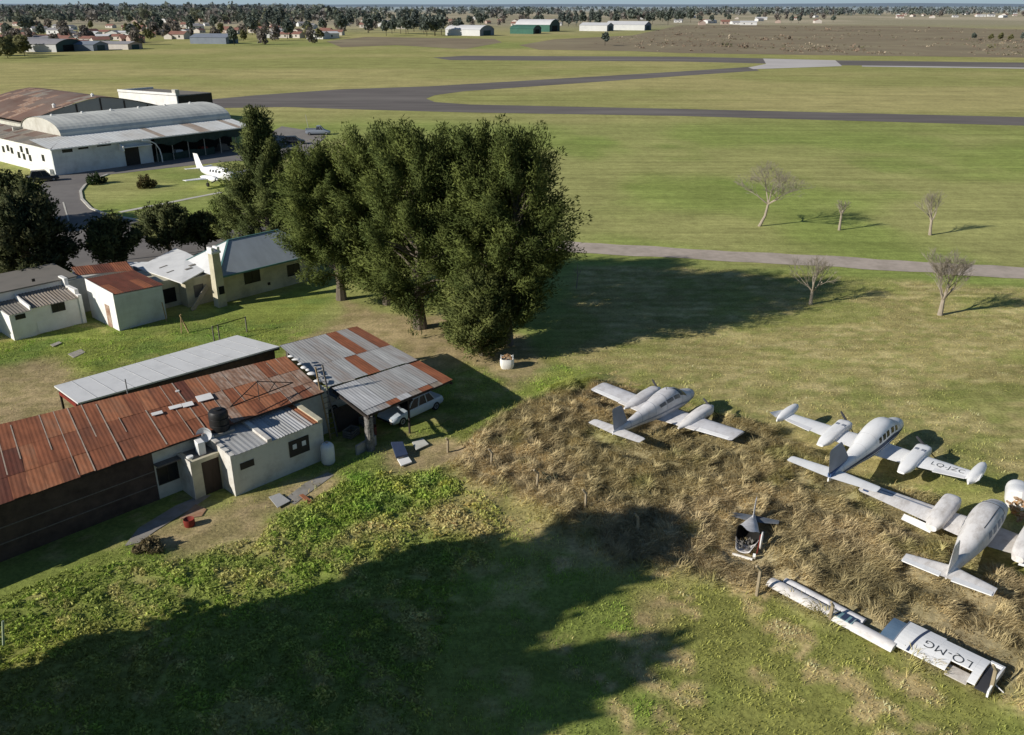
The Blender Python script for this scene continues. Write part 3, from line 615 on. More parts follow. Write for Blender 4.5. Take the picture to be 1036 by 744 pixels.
shrub('round shrub beside the parking apron behind the pointed evergreen', G(296,160), 1.7, 1.7, (.02,.035,.012), (.07,.08,.03), 5)
shrub('dark brown scrubby bush among weeds below the stone slab walkway', G(152,557), .8, .5, (.17,.14,.08), (.30,.25,.14), 6)
shrub('low grey green bush in the straw by the fence posts', G(556,492), .8, .6, (.05,.06,.04), (.15,.15,.10), 7)

def bare_tree(label, pos, H, spread, seed, trunk_h, trunk_r, lean=(0,0), depth=6, stout=False):
    rnd = random.Random(seed); root = thing('bare_tree', label, 'tree', (pos[0], pos[1], 0), 0, 'leafless trees along the dirt road')
    tr = MB(); tw = MB()
    def grow(p, d, L, r, k):
        pts = [p]; q = Vector(p); dd = Vector(d)
        for i in range(2):
            dd = (dd + Vector((rnd.gauss(0,.12), rnd.gauss(0,.12), rnd.gauss(.03,.08)))).normalized(); q = q + dd*L/2; pts.append(q.copy())
        (tr if k >= depth-2 else tw).tube(pts, [r, r*.8, r*.62], 5 if k >= depth-2 else 3, cap=False)
        if k <= 0: return
        nb = rnd.choice([3,3,4]) if k > 1 else 4
        for i in range(nb):
            a = rnd.uniform(0, 2*PI); sp = rnd.uniform(.35, .95)*spread
            v = (dd + Vector((math.cos(a)*sp, math.sin(a)*sp, rnd.uniform(-.1,.25)))).normalized()
            grow(pts[rnd.choice([1,2,2])], v, L*rnd.uniform(.62,.86), max(.009, r*.5), k-1)
    base = Vector((0,0,-.1)); top = Vector((lean[0], lean[1], trunk_h))
    mid = (base+top)/2 + Vector((lean[0]*.25, 0, 0)); tr.tube([base, mid, top], [trunk_r*1.3, trunk_r, trunk_r*.85], 8)
    for i in range(4 if not stout else 3):
        a = i*2*PI/4 + rnd.uniform(-.5,.5); v = Vector((math.cos(a)*spread*.7, math.sin(a)*spread*.7, .8)).normalized()
        grow(top if not stout else top*rnd.uniform(.75,1), v, (H-trunk_h)*.36, trunk_r*.55, depth-2)
    grow(top, Vector((lean[0]*.2, lean[1]*.2, 1)).normalized(), (H-trunk_h)*.36, trunk_r*.6, depth-2)
    tr.build('trunk', M['bark_pale'], root, True); tw.build('crown', M['twig'], root)
    return root
bare_tree('large leafless tree with a leaning trunk beyond the dirt road', G(768,229), 7.4, 1.15, 1, 2.7, .17, (.8,0), 7)
bare_tree('small pollarded leafless tree right of the leaning one beyond the road', G(849,233), 3.7, .7, 2, 1.8, .15, (0,0), 5)
bare_tree('pollarded tree with a forked pale trunk at the right beyond the road', G(941,238), 5.2, .6, 3, 1.8, .17, (-.15,0), 6, True)
bare_tree('leafless tree at the tip of the grove shadow on the near side of the road', G(820,308), 4.6, .8, 4, 1.2, .15, (0,0), 6)
bare_tree('leafless tree with dense upright twigs at the right on the near side of the road', G(951,319), 5.1, .75, 5, 1.4, .2, (0,0), 7)
# dead stick beside the grove
mb = MB(); mb.tube([(0,0,-.2),(.1,0,1.2),(.05,.1,2.4)], [.07,.05,.02], 6); mb.tube([(.08,0,1.1),(.5,.2,1.9)], [.04,.015], 5); mb.tube([(.09,0,1.4),(-.3,.1,2.0)], [.03,.012], 5)
o = mb.build('dead_sapling', M['twig'], None, True, loc=(*G(583,292), 0)); tag(o, 'thin dead sapling at the right edge of the grove beside the road', 'sapling')

# tall trees just outside the view on the left: they cast the long foreground shadow
OFF = 'tall trees outside the left of the view'
dS, nS = Vector((math.cos(R(25)), math.sin(R(25)))), Vector((-math.sin(R(25)), math.cos(R(25))))
for i, (n_, d_, h, rad, sd_) in enumerate([(30.2,-14.4,18.3,3.6,41),(23.5,-19.0,17.0,2.3,46),(27.0,-22.3,17.0,3.1,42),(27.6,-26.5,17.5,3.6,43),(25.0,-28.5,18.0,3.4,44)]):
    q = nS*n_ + dS*d_
    make_tree('tall_tree', 'tall dense tree outside the left of the view casting the foreground shadow', (q.x, q.y), h, 2.0, rad, 210, 120, sd_, DK, LT, .5, (1.5,.9), (.75,.4), group=OFF)

# ================================================================== FRAMES: local axes of each group of buildings
class Frame:
    def __init__(s, o, ang): s.o = o; s.a = R(ang); s.c = math.cos(s.a); s.s = math.sin(s.a)
    def loc(s, x, y): dx, dy = x-s.o[0], y-s.o[1]; return (dx*s.c+dy*s.s, -dx*s.s+dy*s.c)
    def W(s, x, y, z=0): return (s.o[0]+x*s.c-y*s.s, s.o[1]+x*s.s+y*s.c, z)
    def L(s, u, v, z=0): return s.loc(*G(u, v, z))
    def P(s, u, v, z=0): p = s.L(u, v, z); return (p[0], p[1], z)
    def thing(s, name, label, cat, x=0, y=0, z=0, rot=0, group=None): return thing(name, label, cat, s.W(x, y, z), s.a+rot, group)
    def onY(s, u, v, y):
        au, av = (u-518)/FPX, (v-372)/FPX; d = (au, CP-av*SP, -SP-av*CP)
        ox, oy = s.loc(0, 0); lx = d[0]*s.c+d[1]*s.s; ly = -d[0]*s.s+d[1]*s.c; t = (y-oy)/ly
        return (ox+lx*t, CAM_H+d[2]*t)
CFR = Frame((-15.2, 41.0), 46); HFR = Frame((-32.6, 67.1), 48); AFR = Frame((-72.3, 137.5), 50)

def window(parent, xc, zc, w, h, y, panes=1, frame='frame_dark', pane='glass', name='window', fw=.06):
    mb = MB(); x0, x1, z0, z1 = xc-w/2, xc+w/2, zc-h/2, zc+h/2
    mb.box(x0-fw, x0, y-.04, y+.03, z0-fw, z1+fw); mb.box(x1, x1+fw, y-.04, y+.03, z0-fw, z1+fw)
    mb.box(x0, x1, y-.04, y+.03, z0-fw, z0); mb.box(x0, x1, y-.04, y+.03, z1, z1+fw)
    for i in range(1, panes): q = x0+w*i/panes; mb.box(q-.025, q+.025, y-.035, y+.03, z0, z1)
    o = mb.build(name, M[frame], parent)
    g = MB(); g.box(x0+.001, x1-.001, y-.012, y+.02, z0+.001, z1-.001); g.build('pane', M[pane], o); return o
def window_x(parent, yc, zc, w, h, x, frame='frame_dark', name='window', fw=.06):   # on a wall facing -x
    mb = MB(); y0, y1, z0, z1 = yc-w/2, yc+w/2, zc-h/2, zc+h/2
    mb.box(x-.04, x+.03, y0-fw, y0, z0-fw, z1+fw); mb.box(x-.04, x+.03, y1, y1+fw, z0-fw, z1+fw)
    mb.box(x-.04, x+.03, y0, y1, z0-fw, z0); mb.box(x-.04, x+.03, y0, y1, z1, z1+fw)
    o = mb.build(name, M[frame], parent)
    g = MB(); g.box(x-.012, x+.02, y0+.001, y1-.001, z0+.001, z1-.001); g.build('pane', M['glass'], o); return o
def lerp(a, b, t): return tuple(p*(1-t)+q*t for p, q in zip(a, b))
def roof_sheets(mb, bl, br, fr, fl, cols, rows, pick, wl=.2, amp=.016, overlap=.05, rnd=random):
    """bl,br back corners; fr,fl front corners; sheets laid from back to front, each row lapping the next"""
    for r in range(rows[0] if isinstance(rows, tuple) else rows):
        pass
def sheet_grid(mb, bl, br, fr, fl, ncol, rowcuts, pick, wl=.2, amp=.016, seed=1, jit=.012):
    rnd = random.Random(seed); nr = len(rowcuts)-1
    for j in range(nr):
        t0, t1 = rowcuts[j], min(1, rowcuts[j+1] + (.02 if j < nr-1 else rnd.uniform(0, .0)))
        for i in range(ncol):
            q0, q1 = i/ncol, (i+1.06)/ncol if i < ncol-1 else 1.0
            e = t1 + (rnd.uniform(-.012,.012) if j == nr-1 else 0)
            dz = .012*(nr-1-j) + rnd.uniform(0, jit) + .004*(i % 2)
            A, B = lerp(lerp(bl, br, q0), lerp(fl, fr, q0), t0), lerp(lerp(bl, br, q1), lerp(fl, fr, q1), t0)
            D_, C_ = lerp(lerp(bl, br, q0), lerp(fl, fr, q0), e), lerp(lerp(bl, br, q1), lerp(fl, fr, q1), e)
            up = lambda p, k: (p[0], p[1], p[2]+dz+k)
            mb.corr(up(A,0), up(B,.003), up(C_,.003), up(D_,0), wl, amp, 2, pick(i, j, rnd), sag=rnd.uniform(-.01,.02))

# ================================================================== LONG RUSTY-ROOFED HOUSE
lh = CFR.thing('long_house', 'long low house under a rusty orange corrugated roof with white annexe', 'house')
mb = MB(); mb.box(-18, -3.1, 2.72, 3.0, -.3, 3.05); mb.box(-18, -17.75, 3.0, 9.8, -.3, 3.2); mb.build('brick_wall', M['brick_dark'], lh)
mb = MB()
for zz in (.9, 1.75): mb.box(-18, -3.1, 2.695, 2.72, zz, zz+.05)
mb.build('brick_band', M['wood_grey'], lh)
mb = MB(); mb.box(-3.1, 8.1, 2.75, 3.0, -.3, 3.06); mb.box(7.85, 8.1, 3.0, 7.0, -.3, 3.1); mb.box(-17.75, 7.85, 7.2, 7.4, -.3, 3.3); mb.build('wall', M['plaster_grey'], lh)
fl, fr = CFR.P(-120, 552, 3.12), CFR.P(328, 396.5, 3.12); bl, br = CFR.P(-120, 458.6, 3.85), CFR.P(289, 361, 3.85)
mb = MB()
def pick_rust(i, j, rnd):
    if i >= 26: return rnd.choice([3, 3, 1, 0])
    if i >= 21: return rnd.choice([0, 1, 1, 3, 0])
    return rnd.choice([0, 0, 0, 1, 0, 0, 1, 0, 2])
sheet_grid(mb, bl, br, fr, fl, 30, [0, .36, .7, 1.0], pick_rust, .21, .004, 3)
rnd = random.Random(8)
for i in range(2, 30):
    if rnd.random() < .62:
        q = (i+.02)/30; t0 = rnd.choice([0, 0, .36, .05]); t1 = rnd.choice([.7, 1, .98, .55, 1])
        a = lerp(lerp(bl, br, q), lerp(fl, fr, q), t0); b = lerp(lerp(bl, br, q), lerp(fl, fr, q), max(t1, t0+.25))
        mb.beam((a[0], a[1], a[2]+.045), (b[0], b[1], b[2]+.03), rnd.uniform(.035,.07), .006, 4)
mb.build('roof', [M['rust'], M['rust_b'], M['rust_dark_shade'], M['rust_pale'], M['seam']], lh)
mb = MB(); mb.beam((fl[0],fl[1]+.05,fl[2]-.07),(fr[0],fr[1]+.05,fr[2]-.07),.05,.1); mb.beam((bl[0],bl[1],bl[2]-.12),(br[0],br[1],br[2]-.12),.08,.22); mb.build('fascia', M['wood_dark'], lh)
def on_roof(u, v):
    # intersect the view line with the roof plane, in the house frame
    best = None
    for zz in np.linspace(2.9, 4.0, 120):
        p = CFR.L(u, v, zz)
        n = Vector(br)-Vector(bl); m_ = Vector(fl)-Vector(bl); nn = n.cross(m_); d = abs((Vector((p[0],p[1],zz))-Vector(bl)).dot(nn)/nn.length)
        if best is None or d < best[0]: best = (d, (p[0], p[1], zz))
    return Vector(best[1])
for (u, v, w_, d_) in [(159,418.5,.6,.35),(177.5,412,.7,.38),(190,409.5,.62,.5),(207,402.5,.9,.75),(179.5,396,.22,.18)]:
    c = on_roof(u, v); e1 = (Vector(br)-Vector(bl)).normalized()*(w_/2); e2 = (Vector(fl)-Vector(bl)).normalized()*(d_/2); up = Vector((0,0,.03))
    s_ = MB(); s_.hexa([c-e1-e2, c+e1-e2, c+e1+e2, c-e1+e2], [c-e1-e2+up, c+e1-e2+up, c+e1+e2+up, c-e1+e2+up]); s_.build('skylight', M['whitewash'], lh)
# recessed window left of the porch
mb = MB(); mb.box(-3.1, -1.75, 2.25, 2.75, 2.12, 2.2); mb.build('canopy', M['wood_grey'], lh)
window(lh, -2.42, 1.35, 1.05, .95, 2.75, 2, 'frame_dark')
# porch with door
mb = MB(); mb.box(-1.75, -1.5, 1.25, 2.75, -.2, 2.3); mb.box(-1.5, -1.15, 1.25, 1.45, -.2, 2.3); mb.box(-1.15, -.12, 1.25, 1.45, 2.05, 2.3); mb.box(-.12, .0, 1.25, 1.45, -.2, 2.3)
po = mb.build('porch', M['plaster_beige'], lh)
mb = MB(); mb.box(-1.48, .0, 1.46, 2.74, 2.14, 2.24); mb.build('roof', M['felt'], po)
mb = MB(); mb.box(-1.149, -.121, 1.31, 1.37, -.1, 2.049); dr = mb.build('door', M['door_brown'], po)
mb = MB(); mb.box(-1.77, -1.745, 1.22, 2.74, -.2, 2.36); mb.build('side_wall', M['old_white'], po)
# annexe
mb = MB(); mb.hexa([(0,0,-.3),(5.85,0,-.3),(5.85,2.74,-.3),(0,2.74,-.3)], [(0,0,2.42),(5.85,0,2.5),(5.85,2.74,2.78),(0,2.74,2.76)])
an = mb.build('annexe', M['plaster_grey'], lh)
mb = MB()   # old whitewashed side face and its stepped parapet
mb.hexa([(-.06,-.02,-.3),(-.003,-.02,-.3),(-.003,2.7,-.3),(-.06,2.7,-.3)], [(-.06,-.02,2.5),(-.003,-.02,2.5),(-.003,2.7,2.8),(-.06,2.7,2.8)])
for k, (y0, y1, zz) in enumerate([(-.02,.5,2.52),(.5,1.0,2.62),(1.0,1.5,2.7),(1.5,2.1,2.8),(2.1,2.7,2.95)]): mb.box(-.07, .2, y0+.002, y1, zz-.3, zz)
mb.build('side_wall', M['old_white'], an)
mb = MB(); zf = lambda y: 2.44 + .34*y/2.74
mb.corr((.2,2.7,2.81),(2.2,2.7,2.82),(2.2,-.06,2.5),(.2,-.06,2.48), .3, .008, 2, 0)
mb.corr((2.5,2.7,2.83),(3.3,2.7,2.84),(3.3,-.1,2.54),(2.5,-.1,2.52), .2, .016, 2, 1)
mb.corr((3.26,2.7,2.85),(4.1,2.7,2.85),(4.1,-.12,2.55),(3.26,-.08,2.55), .2, .016, 2, 0)
mb.corr((4.06,2.7,2.84),(4.75,2.7,2.85),(4.75,-.08,2.55),(4.06,-.08,2.54), .2, .016, 2, 1)
mb.corr((4.72,2.7,2.855),(5.18,2.7,2.855),(5.18,-.06,2.56),(4.72,-.06,2.56), .2, .02, 2, 2)
mb.corr((5.15,2.7,2.86),(5.55,2.7,2.86),(5.55,-.04,2.57),(5.15,-.04,2.57), .2, .015, 2, 3)
mb.build('roof', [M['galv'], M['galv_c'], M['galv_b'], M['rust_b']], an)
mb = MB(); mb.hexa([(2.2,-.02,2.45),(2.52,-.02,2.45),(2.52,2.72,2.7),(2.2,2.72,2.7)], [(2.22,-.02,2.66),(2.5,-.02,2.66),(2.5,2.72,2.96),(2.22,2.72,2.96)]); mb.build('roof_curb', M['old_white'], an)
mb = MB(); mb.hexa([(5.55,-.03,2.45),(5.88,-.03,2.45),(5.88,2.72,2.7),(5.55,2.72,2.7)], [(5.55,-.03,2.66),(5.88,-.03,2.66),(5.88,2.72,2.95),(5.55,2.72,2.95)]); mb.build('parapet', M['plaster_beige'], an)
x_, z_ = CFR.onY(250, 470, 0); wn = MB(); wn.box(x_-.42, x_+.42, -.03, .02, z_-.2, z_+.2); wn.build('window', M['frame_dark'], an)
x_, z_ = CFR.onY(302.5, 451.5, 0)
wn = MB()
wn.box(x_-.66, x_+.66, -.05, .02, z_-.5, z_+.5); w0 = wn.build('window', M['frame_dark'], an)
for k in (-1, 1):   # small pale squares laid over each casement
    b_ = MB(); b_.box(x_+k*.31-.13, x_+k*.31+.13, -.062, -.045, z_-.05, z_+.25); b_.build('pale_square', M['plaster_bluish'], lh)

# ---- things on and round the house
t = CFR.thing('water_tank', 'black plastic water tank standing on the annexe roof', 'water tank', .85, 2.62, 2.9)
mb = MB(); mb.lathe([(.02,0),(.52,0),(.54,.05),(.54,.35),(.5,.38),(.54,.42),(.54,.75),(.5,.78),(.54,.82),(.54,1.05),(.46,1.17),(.2,1.24),(.02,1.25)], (0,0,0), 24); tk = mb.build('tank_body', M['black_plastic'], t, True)
mb = MB(); mb.lathe([(.01,0),(.22,0),(.22,.06),(.01,.07)], (0,0,1.23), 16); mb.build('lid', M['black_plastic'], t, True)
mb = MB(); mb.box(-.6, .6, -.55, .1, -.15, 0); mb.build('stand', M['concrete'], t)
t = CFR.thing('satellite_dish', 'white satellite dish at the eave beside the black water tank', 'satellite dish', -.25, 2.35, 2.3)
mb = MB()
ax = Vector((-.5,-.8,.3)).normalized(); e1 = ax.cross(Vector((0,0,1))).normalized(); e2 = ax.cross(e1)
cen = Vector((0,0,.75)); rings = [[cen+ax*(.12*(r/.42)**2)+(e1*math.cos(a)+e2*math.sin(a))*max(r,.005) for a in np.linspace(0,2*PI,21)[:-1]] for r in (.0,.15,.28,.36,.42)]
rings2 = [[p-ax*.02 for p in r] for r in rings[::-1]]; mb.loft(rings+rings2); mb.build('bowl', M['white_paint'], t, True)
mb = MB(); mb.tube([cen-ax*.02, (0,0.05,.4), (0,.1,0)], .03, 6); mb.build('mast', M['steel'], t)
mb = MB(); mb.tube([cen-e2*.4, cen+ax*.5-e2*.1], .015, 5); mb.box(*(float(q) for q in (cen.x+ax.x*.5-.05, cen.x+ax.x*.5+.05, cen.y+ax.y*.5-.05, cen.y+ax.y*.5+.05, cen.z+ax.z*.5+.02, cen.z+ax.z*.5+.12))); mb.build('feed_arm', M['steel'], t)
t = CFR.thing('cooling_unit', 'upright white air conditioning box standing on the porch roof', 'air conditioner', -.75, 1.95, 2.26, R(-8))
mb = MB(); mb.box(-.2, .2, -.3, .3, 0, .75); mb.build('casing', M['whitewash'], t, bevel=.03)
mb = MB(); mb.box(-.22, -.201, -.2, .2, .15, .6); mb.build('grille', M['plaster_bluish'], t)
o = MB().lathe([(.02,.02),(.16,.0),(.2,.12),(.18,.16),(.02,.17)], (0,0,0), 14).build('basin', M['whitewash'], None, True, loc=CFR.W(-1.5,1.75,2.27)); tag(o, 'small white basin on the front corner of the porch roof', 'basin')
p = CFR.L(329, 472)
t = CFR.thing('gas_tank', 'white domed gas tank standing at the right corner of the annexe', 'gas tank', p[0]+.35, p[1]+.15)
mb = MB(); mb.lathe([(.02,.08),(.36,.08),(.4,.14),(.4,1.05),(.37,1.2),(.28,1.31),(.14,1.37),(.02,1.38)], (0,0,0), 24); mb.build('tank_body', M['plaster_bluish'], t, True)
mb = MB(); mb.lathe([(.02,0),(.09,0),(.09,.09),(.02,.1)], (0,0,1.37), 12); mb.build('valve', M['steel'], t)
mb = MB(); mb.lathe([(.02,-.1),(.33,-.1),(.33,.08),(.02,.08)], (0,0,0), 16); mb.build('foot_ring', M['concrete'], t)
t = CFR.thing('ladder', 'pale wooden ladder leaning at the corner between rusty roof and carport', 'ladder', 7.55, 1.9, 0)
mb = MB(); mb.beam((0,0,0),(0,.95,4.6),.06,.09); mb.build('rail', M['wood_pale'], t); mb = MB(); mb.beam((.5,0,0),(.5,.95,4.6),.06,.09); mb.build('rail', M['wood_grey'], t)
for k in range(13): q = .3+k*.33; b_ = MB(); b_.beam((.03,.95*q/4.6,q),(.47,.95*q/4.6,q),.04,.03); b_.build('rung', M['wood_grey'], t)
# fallen lattice mast on the roof
a, b = on_roof(234, 419), on_roof(297, 391); t = CFR.thing('lattice_mast', 'thin dark lattice mast lying across the rusty roof behind the tank', 'mast')
a += Vector((0,0,.45)); b += Vector((0,0,.25)); c2 = on_roof(262, 400)+Vector((0,0,.9))
mb = MB(); mb.tube([a, b], .035, 5); mb.tube([a, c2], .03, 5); mb.tube([c2, b], .03, 5); mb.build('bar', M['frame_dark'], t)
mb = MB(); e_ = on_roof(263,410)+Vector((0,0,.3)); mb.tube([c2, e_], .025, 5); mb.tube([c2*.5+b*.5, b*.6+a*.4], .025, 5); mb.tube([c2*.5+a*.5, a*.6+b*.4], .025, 5); mb.build('brace', M['frame_dark'], t)
# vent pipe
q = CFR.P(129, 397, 3.7); mb = MB(); mb.tube([(0,0,-.6),(0,0,.85)], .035, 6); o = mb.build('vent_pipe', M['steel'], None, loc=CFR.W(q[0], q[1], 3.7)); tag(o, 'thin vertical vent pipe behind the back edge of the rusty roof', 'pipe')
# pale stones weighing down the joint between the rusty roof and the carport
rnd = random.Random(3)
for k in range(8):
    q = lerp(br, fr, (k+.6+rnd.uniform(-.3,.3))/9.5); sx, sy, sz = rnd.uniform(.1,.32), rnd.uniform(.1,.24), rnd.uniform(.05,.12)
    mb = MB(); rg = [[(math.cos(aa)*sx*rr, math.sin(aa)*sy*rr, zz) for aa in np.linspace(0,2*PI,9)[:-1]+rnd.random()] for rr, zz in ((.8,0),(1,sz*.5),(.7,sz),(.2,sz*1.15))]
    mb.loft(rg); o = mb.build('stone', M['whitewash'], None, True, loc=CFR.W(q[0]+.28+rnd.uniform(-.1,.12), q[1]+rnd.uniform(-.1,.1), q[2]+.04)); o.rotation_euler = (0,0,rnd.uniform(0,3)); tag(o, 'pale stone weighing down the joint between rusty roof and carport roof', 'stone', 'stones along the roof joint')

# ================================================================== WHITE FLAT-ROOFED SHED
t = CFR.thing('flat_roofed_shed', 'long narrow shed with a flat white roof behind the rusty house', 'shed')
A = [CFR.P(55,392,2.85), CFR.P(240,340.5,2.85), CFR.P(283,352,2.72), CFR.P(79,409.5,2.72)]
mb = MB(); mb.hexa([A[3],A[2],A[1],A[0]], [(p[0],p[1],p[2]+.1) for p in (A[3],A[2],A[1],A[0])])
for k in range(1, 12):
    a_, b_ = lerp(A[0],A[1],k/12), lerp(A[3],A[2],k/12); mb.beam((a_[0],a_[1],a_[2]+.104),(b_[0],b_[1],b_[2]+.104),.05,.012,1)
mb.build('roof', [M['white_roof'], M['galv_c']], t)
x0 = A[3][0]+.5; x1 = A[2][0]-.15; y0 = A[3][1]+.35; y1 = A[0][1]-.3
mb = MB(); mb.box(x0+1.6, x1, y0-.45, y0-.3, -.1, 2.7); mb.box(x0+1.6, x1-1.0, y1-.15, y1, -.1, 2.75); mb.box(x0+1.6, x0+1.75, y0-.3, y1-.15, -.1, 2.7); mb.build('wall', M['brick_dark'], t)
mb = MB(); mb.box(A[0][0]+.02, A[0][0]+.12, A[3][1]+.1, A[0][1]-.6, 2.5, 2.72); mb.build('end_board', M['red'], t)
for (px, py) in ((A[0][0]+.2, A[3][1]+.2), (A[0][0]+.2, A[0][1]-.2), (A[0][0]+.9, A[3][1]+1.6)):
    b_ = MB(); b_.box(px-.06, px+.06, py-.06, py+.06, -.1, 2.72); b_.build('post', M['wood_dark'], t)
mb = MB(); mb.beam((A[3][0],A[3][1]+.06,2.66),(A[2][0],A[2][1]+.06,2.66),.1,.16); mb.build('fascia', M['wood_dark'], t)

# ================================================================== CARPORT
t = CFR.thing('carport', 'open carport roofed with patchwork of grey and rusty corrugated sheets', 'carport')
B = [CFR.P(283,350,3.3), CFR.P(361,330.5,3.3), CFR.P(422,364,3.02), CFR.P(331,391.5,3.02)]
C4 = [CFR.P(336,393,2.92), CFR.P(423,365,2.92), CFR.P(458,384.5,2.62), CFR.P(372,420.5,2.6)]
pa = {0: [0,1,2,0,4,1,4], 1: [0,2,0,4,2,0,1]}
mb = MB(); sheet_grid(mb, B[0], B[1], B[2], B[3], 7, [0,.56,1.0], lambda i,j,r: pa[j][i], .2, .0045, 4)
mb.build('roof', [M['galv'], M['galv_b'], M['galv_b'], M['galv_c'], M['rust']], t)
pb = {0: [3,3,0,1,2,0,1,4], 1: [0,2,4,3,5,4,5,4]}
mb = MB(); sheet_grid(mb, C4[0], C4[1], C4[2], C4[3], 8, [0,.84,1.0], lambda i,j,r: pb[j][i], .2, .0045, 5, .03)
mb.build('front_roof', [M['galv'], M['galv_b'], M['galv_b'], M['galv_c'], M['rust'], M['galv_brown']], t)
mb = MB()
for a, b in ((C4[3], C4[2]), (C4[0], C4[1]), (B[0], B[1])): mb.beam((a[0]+.1,a[1]+.12,a[2]-.1),(b[0]-.1,b[1]+.12,b[2]-.1),.1,.14)
for a, b in ((C4[3], C4[0]), (C4[2], C4[1]), (B[2], B[1]), (lerp(C4[3],C4[2],.5), lerp(C4[0],C4[1],.5)), (lerp(B[3],B[2],.5), lerp(B[0],B[1],.5))): mb.beam((a[0]-.06*(a[0]>12)+.06*(a[0]<9),a[1],a[2]-.24),(b[0]-.06*(b[0]>12)+.06*(b[0]<9),b[1],b[2]-.24),.1,.12)
mb.build('beam', M['wood_dark'], t)
mb = MB(); rg = []
rnd = random.Random(2)
for zz in np.linspace(-.2, 2.35, 9): rg.append([(C4[3][0]+.25+.24*math.copysign(abs(math.cos(a))**.7, math.cos(a))*rnd.uniform(.92,1.08), C4[3][1]+.3+.24*math.copysign(abs(math.sin(a))**.7, math.sin(a))*rnd.uniform(.92,1.08), zz) for a in np.linspace(0,2*PI,13)[:-1]])
mb.loft(rg); mb.build('pillar', M['stone'], t)
for (px, py, zz) in ((C4[3][0]*.52+C4[2][0]*.48, C4[3][1]+.35, 2.45), (C4[2][0]-.3, C4[1][1]-.2, 2.75), (B[1][0]-.35, B[1][1]-.3, 3.0), (B[0][0]+.3, B[0][1]-.3, 3.0), (C4[0][0]+1.3, C4[0][1]-.2, 2.75), (C4[0][0]+4, C4[0][1]-.1, 2.75)):
    b_ = MB(); b_.tube([(px,py,-.2),(px+.02,py,zz)], .075, 7); b_.build('post', M['wood_dark'], t)
# lean-to wall at its back
mb = MB(); mb.box(B[0][0]+.2, B[1][0]-.5, B[0][1]-.6, B[0][1]-.45, -.1, 2.9); mb.build('wall', M['wood_grey'], t)
p = CFR.L(372, 455)
o = MB().box(-1.15,.55,-.09,.09,0,.72).build('low_wall', M['concrete'], None, bevel=.03, loc=CFR.W(p[0]+.2, p[1]+.05, -.05)); o.rotation_euler = (0,0,CFR.a+R(10)); tag(o, 'low pale concrete trough wall against the stone carport pillar', 'low wall')
for k, (lx, ly, hh, rr, mt, lb) in enumerate(((9.0,-.2,.85,.28,'steel','dull metal drum in the shade of the carport by the stone pillar'),(9.7,.5,.6,.3,'rust_dark_shade','rusty drum in the dark left bay of the carport'))):
    o = MB().lathe([(.02,0),(rr,0),(rr*1.03,hh*.33),(rr,hh*.36),(rr*1.03,hh*.66),(rr,hh*.7),(rr,hh),(.02,hh*.97)], (0,0,0), 16).build('drum', M[mt], None, True, loc=CFR.W(lx,ly,.02)); tag(o, lb, 'drum')
for lx, ly, rz, lb in ((8.7,1.3,.3,'wooden crate in shade behind the stone carport pillar'),(10.4,1.9,-.2,'wooden crate beside the rusty drum under the carport')):
    t2 = thing('wooden_crate', lb, 'crate', CFR.W(lx,ly,.02), CFR.a+rz)
    for sx in (-1,1): b_ = MB(); [b_.box(-.45,.45,sx*.32-.015,sx*.32+.015,z0,z0+.13) for z0 in (.03,.2,.37)]; b_.build('side', M['wood_grey'], t2)
    for sx in (-1,1): b_ = MB(); [b_.box(sx*.45-.015,sx*.45+.015,-.3,.3,z0,z0+.13) for z0 in (.03,.2,.37)]; b_.build('end', M['wood_grey'], t2)
    b_ = MB(); b_.box(-.43,.43,-.3,.3,.0,.03); b_.build('bottom', M['wood_dark'], t2)
b_ = MB(); b_.hexa([(-.9,-.03,0),(.9,-.03,0),(.9,.03,0),(-.9,.03,0)],[(-.9,.3,1.5),(.9,.3,1.5),(.9,.36,1.5),(-.9,.36,1.5)]); o = b_.build('board', M['wood_dark'], None, bevel=.01, loc=CFR.W(9.3,2.3,.02)); o.rotation_euler = (0,0,CFR.a); tag(o, 'dark board panel leaning at the back of the left carport bay', 'board')
# boards and slabs lying in the grass in front of the carport
def slab(name, label, cat, pts, z0, thick, mat, tilt=(0,0,0,0), group=None):
    c = Vector((sum(p[0] for p in pts)/4, sum(p[1] for p in pts)/4, 0)); mb = MB()
    b = [Vector((p[0]-c.x, p[1]-c.y, z0+k)) for p, k in zip(pts, tilt)]
    if (b[1]-b[0]).cross(b[3]-b[0]).z < 0: b = b[::-1]
    mb.hexa(b, [q+Vector((0,0,thick)) for q in b]); o = mb.build(name, M[mat], None, bevel=.012, loc=(c.x, c.y, 0)); tag(o, label, cat, group); return o
slab('mattress', 'dark blue topped mattress lying on the grass in front of the carport', 'mattress', gp([(396,455.5),(408,455),(413,465),(401,468)]), .22, .14, 'navy', (.2,.2,.02,.02))
slab('board', 'white board end sticking out under the dark mattress', 'board', gp([(402,467),(413,464),(417,470),(406,474)]), .1, .08, 'whitewash')
slab('board', 'pale flat board on the grass below the dark carport post', 'board', gp([(417,450),(428,446),(434,452),(421,458)]), .12, .06, 'plaster_grey')
slab('corrugated_sheet', 'short grey corrugated sheet at the lower end of the slab walkway', 'metal sheet', gp([(272,505),(283,501),(294,509),(281,516)]), .10, .04, 'galv')
slab('plank', 'rusty reddish plank in weeds right of the slab walkway', 'plank', gp([(303,504),(307,503),(318,511),(313,513)]), .16, .05, 'rust_b')
slab('board', 'larger weathered board lying on the grass behind the white roof', 'board', gp([(69,360),(82,355),(87,358),(75,364)]), .1, .05, 'concrete')
slab('board', 'smaller weathered board on the grass nearer the white house', 'board', gp([(51,350.5),(60,347),(63,348.5),(54,352.5)]), .1, .04, 'concrete')
slab('rubble', 'white lump of rubble beside the dark bush by the walkway', 'rubble', gp([(150,549),(157,546),(160,549),(153,552)]), .05, .18, 'whitewash')
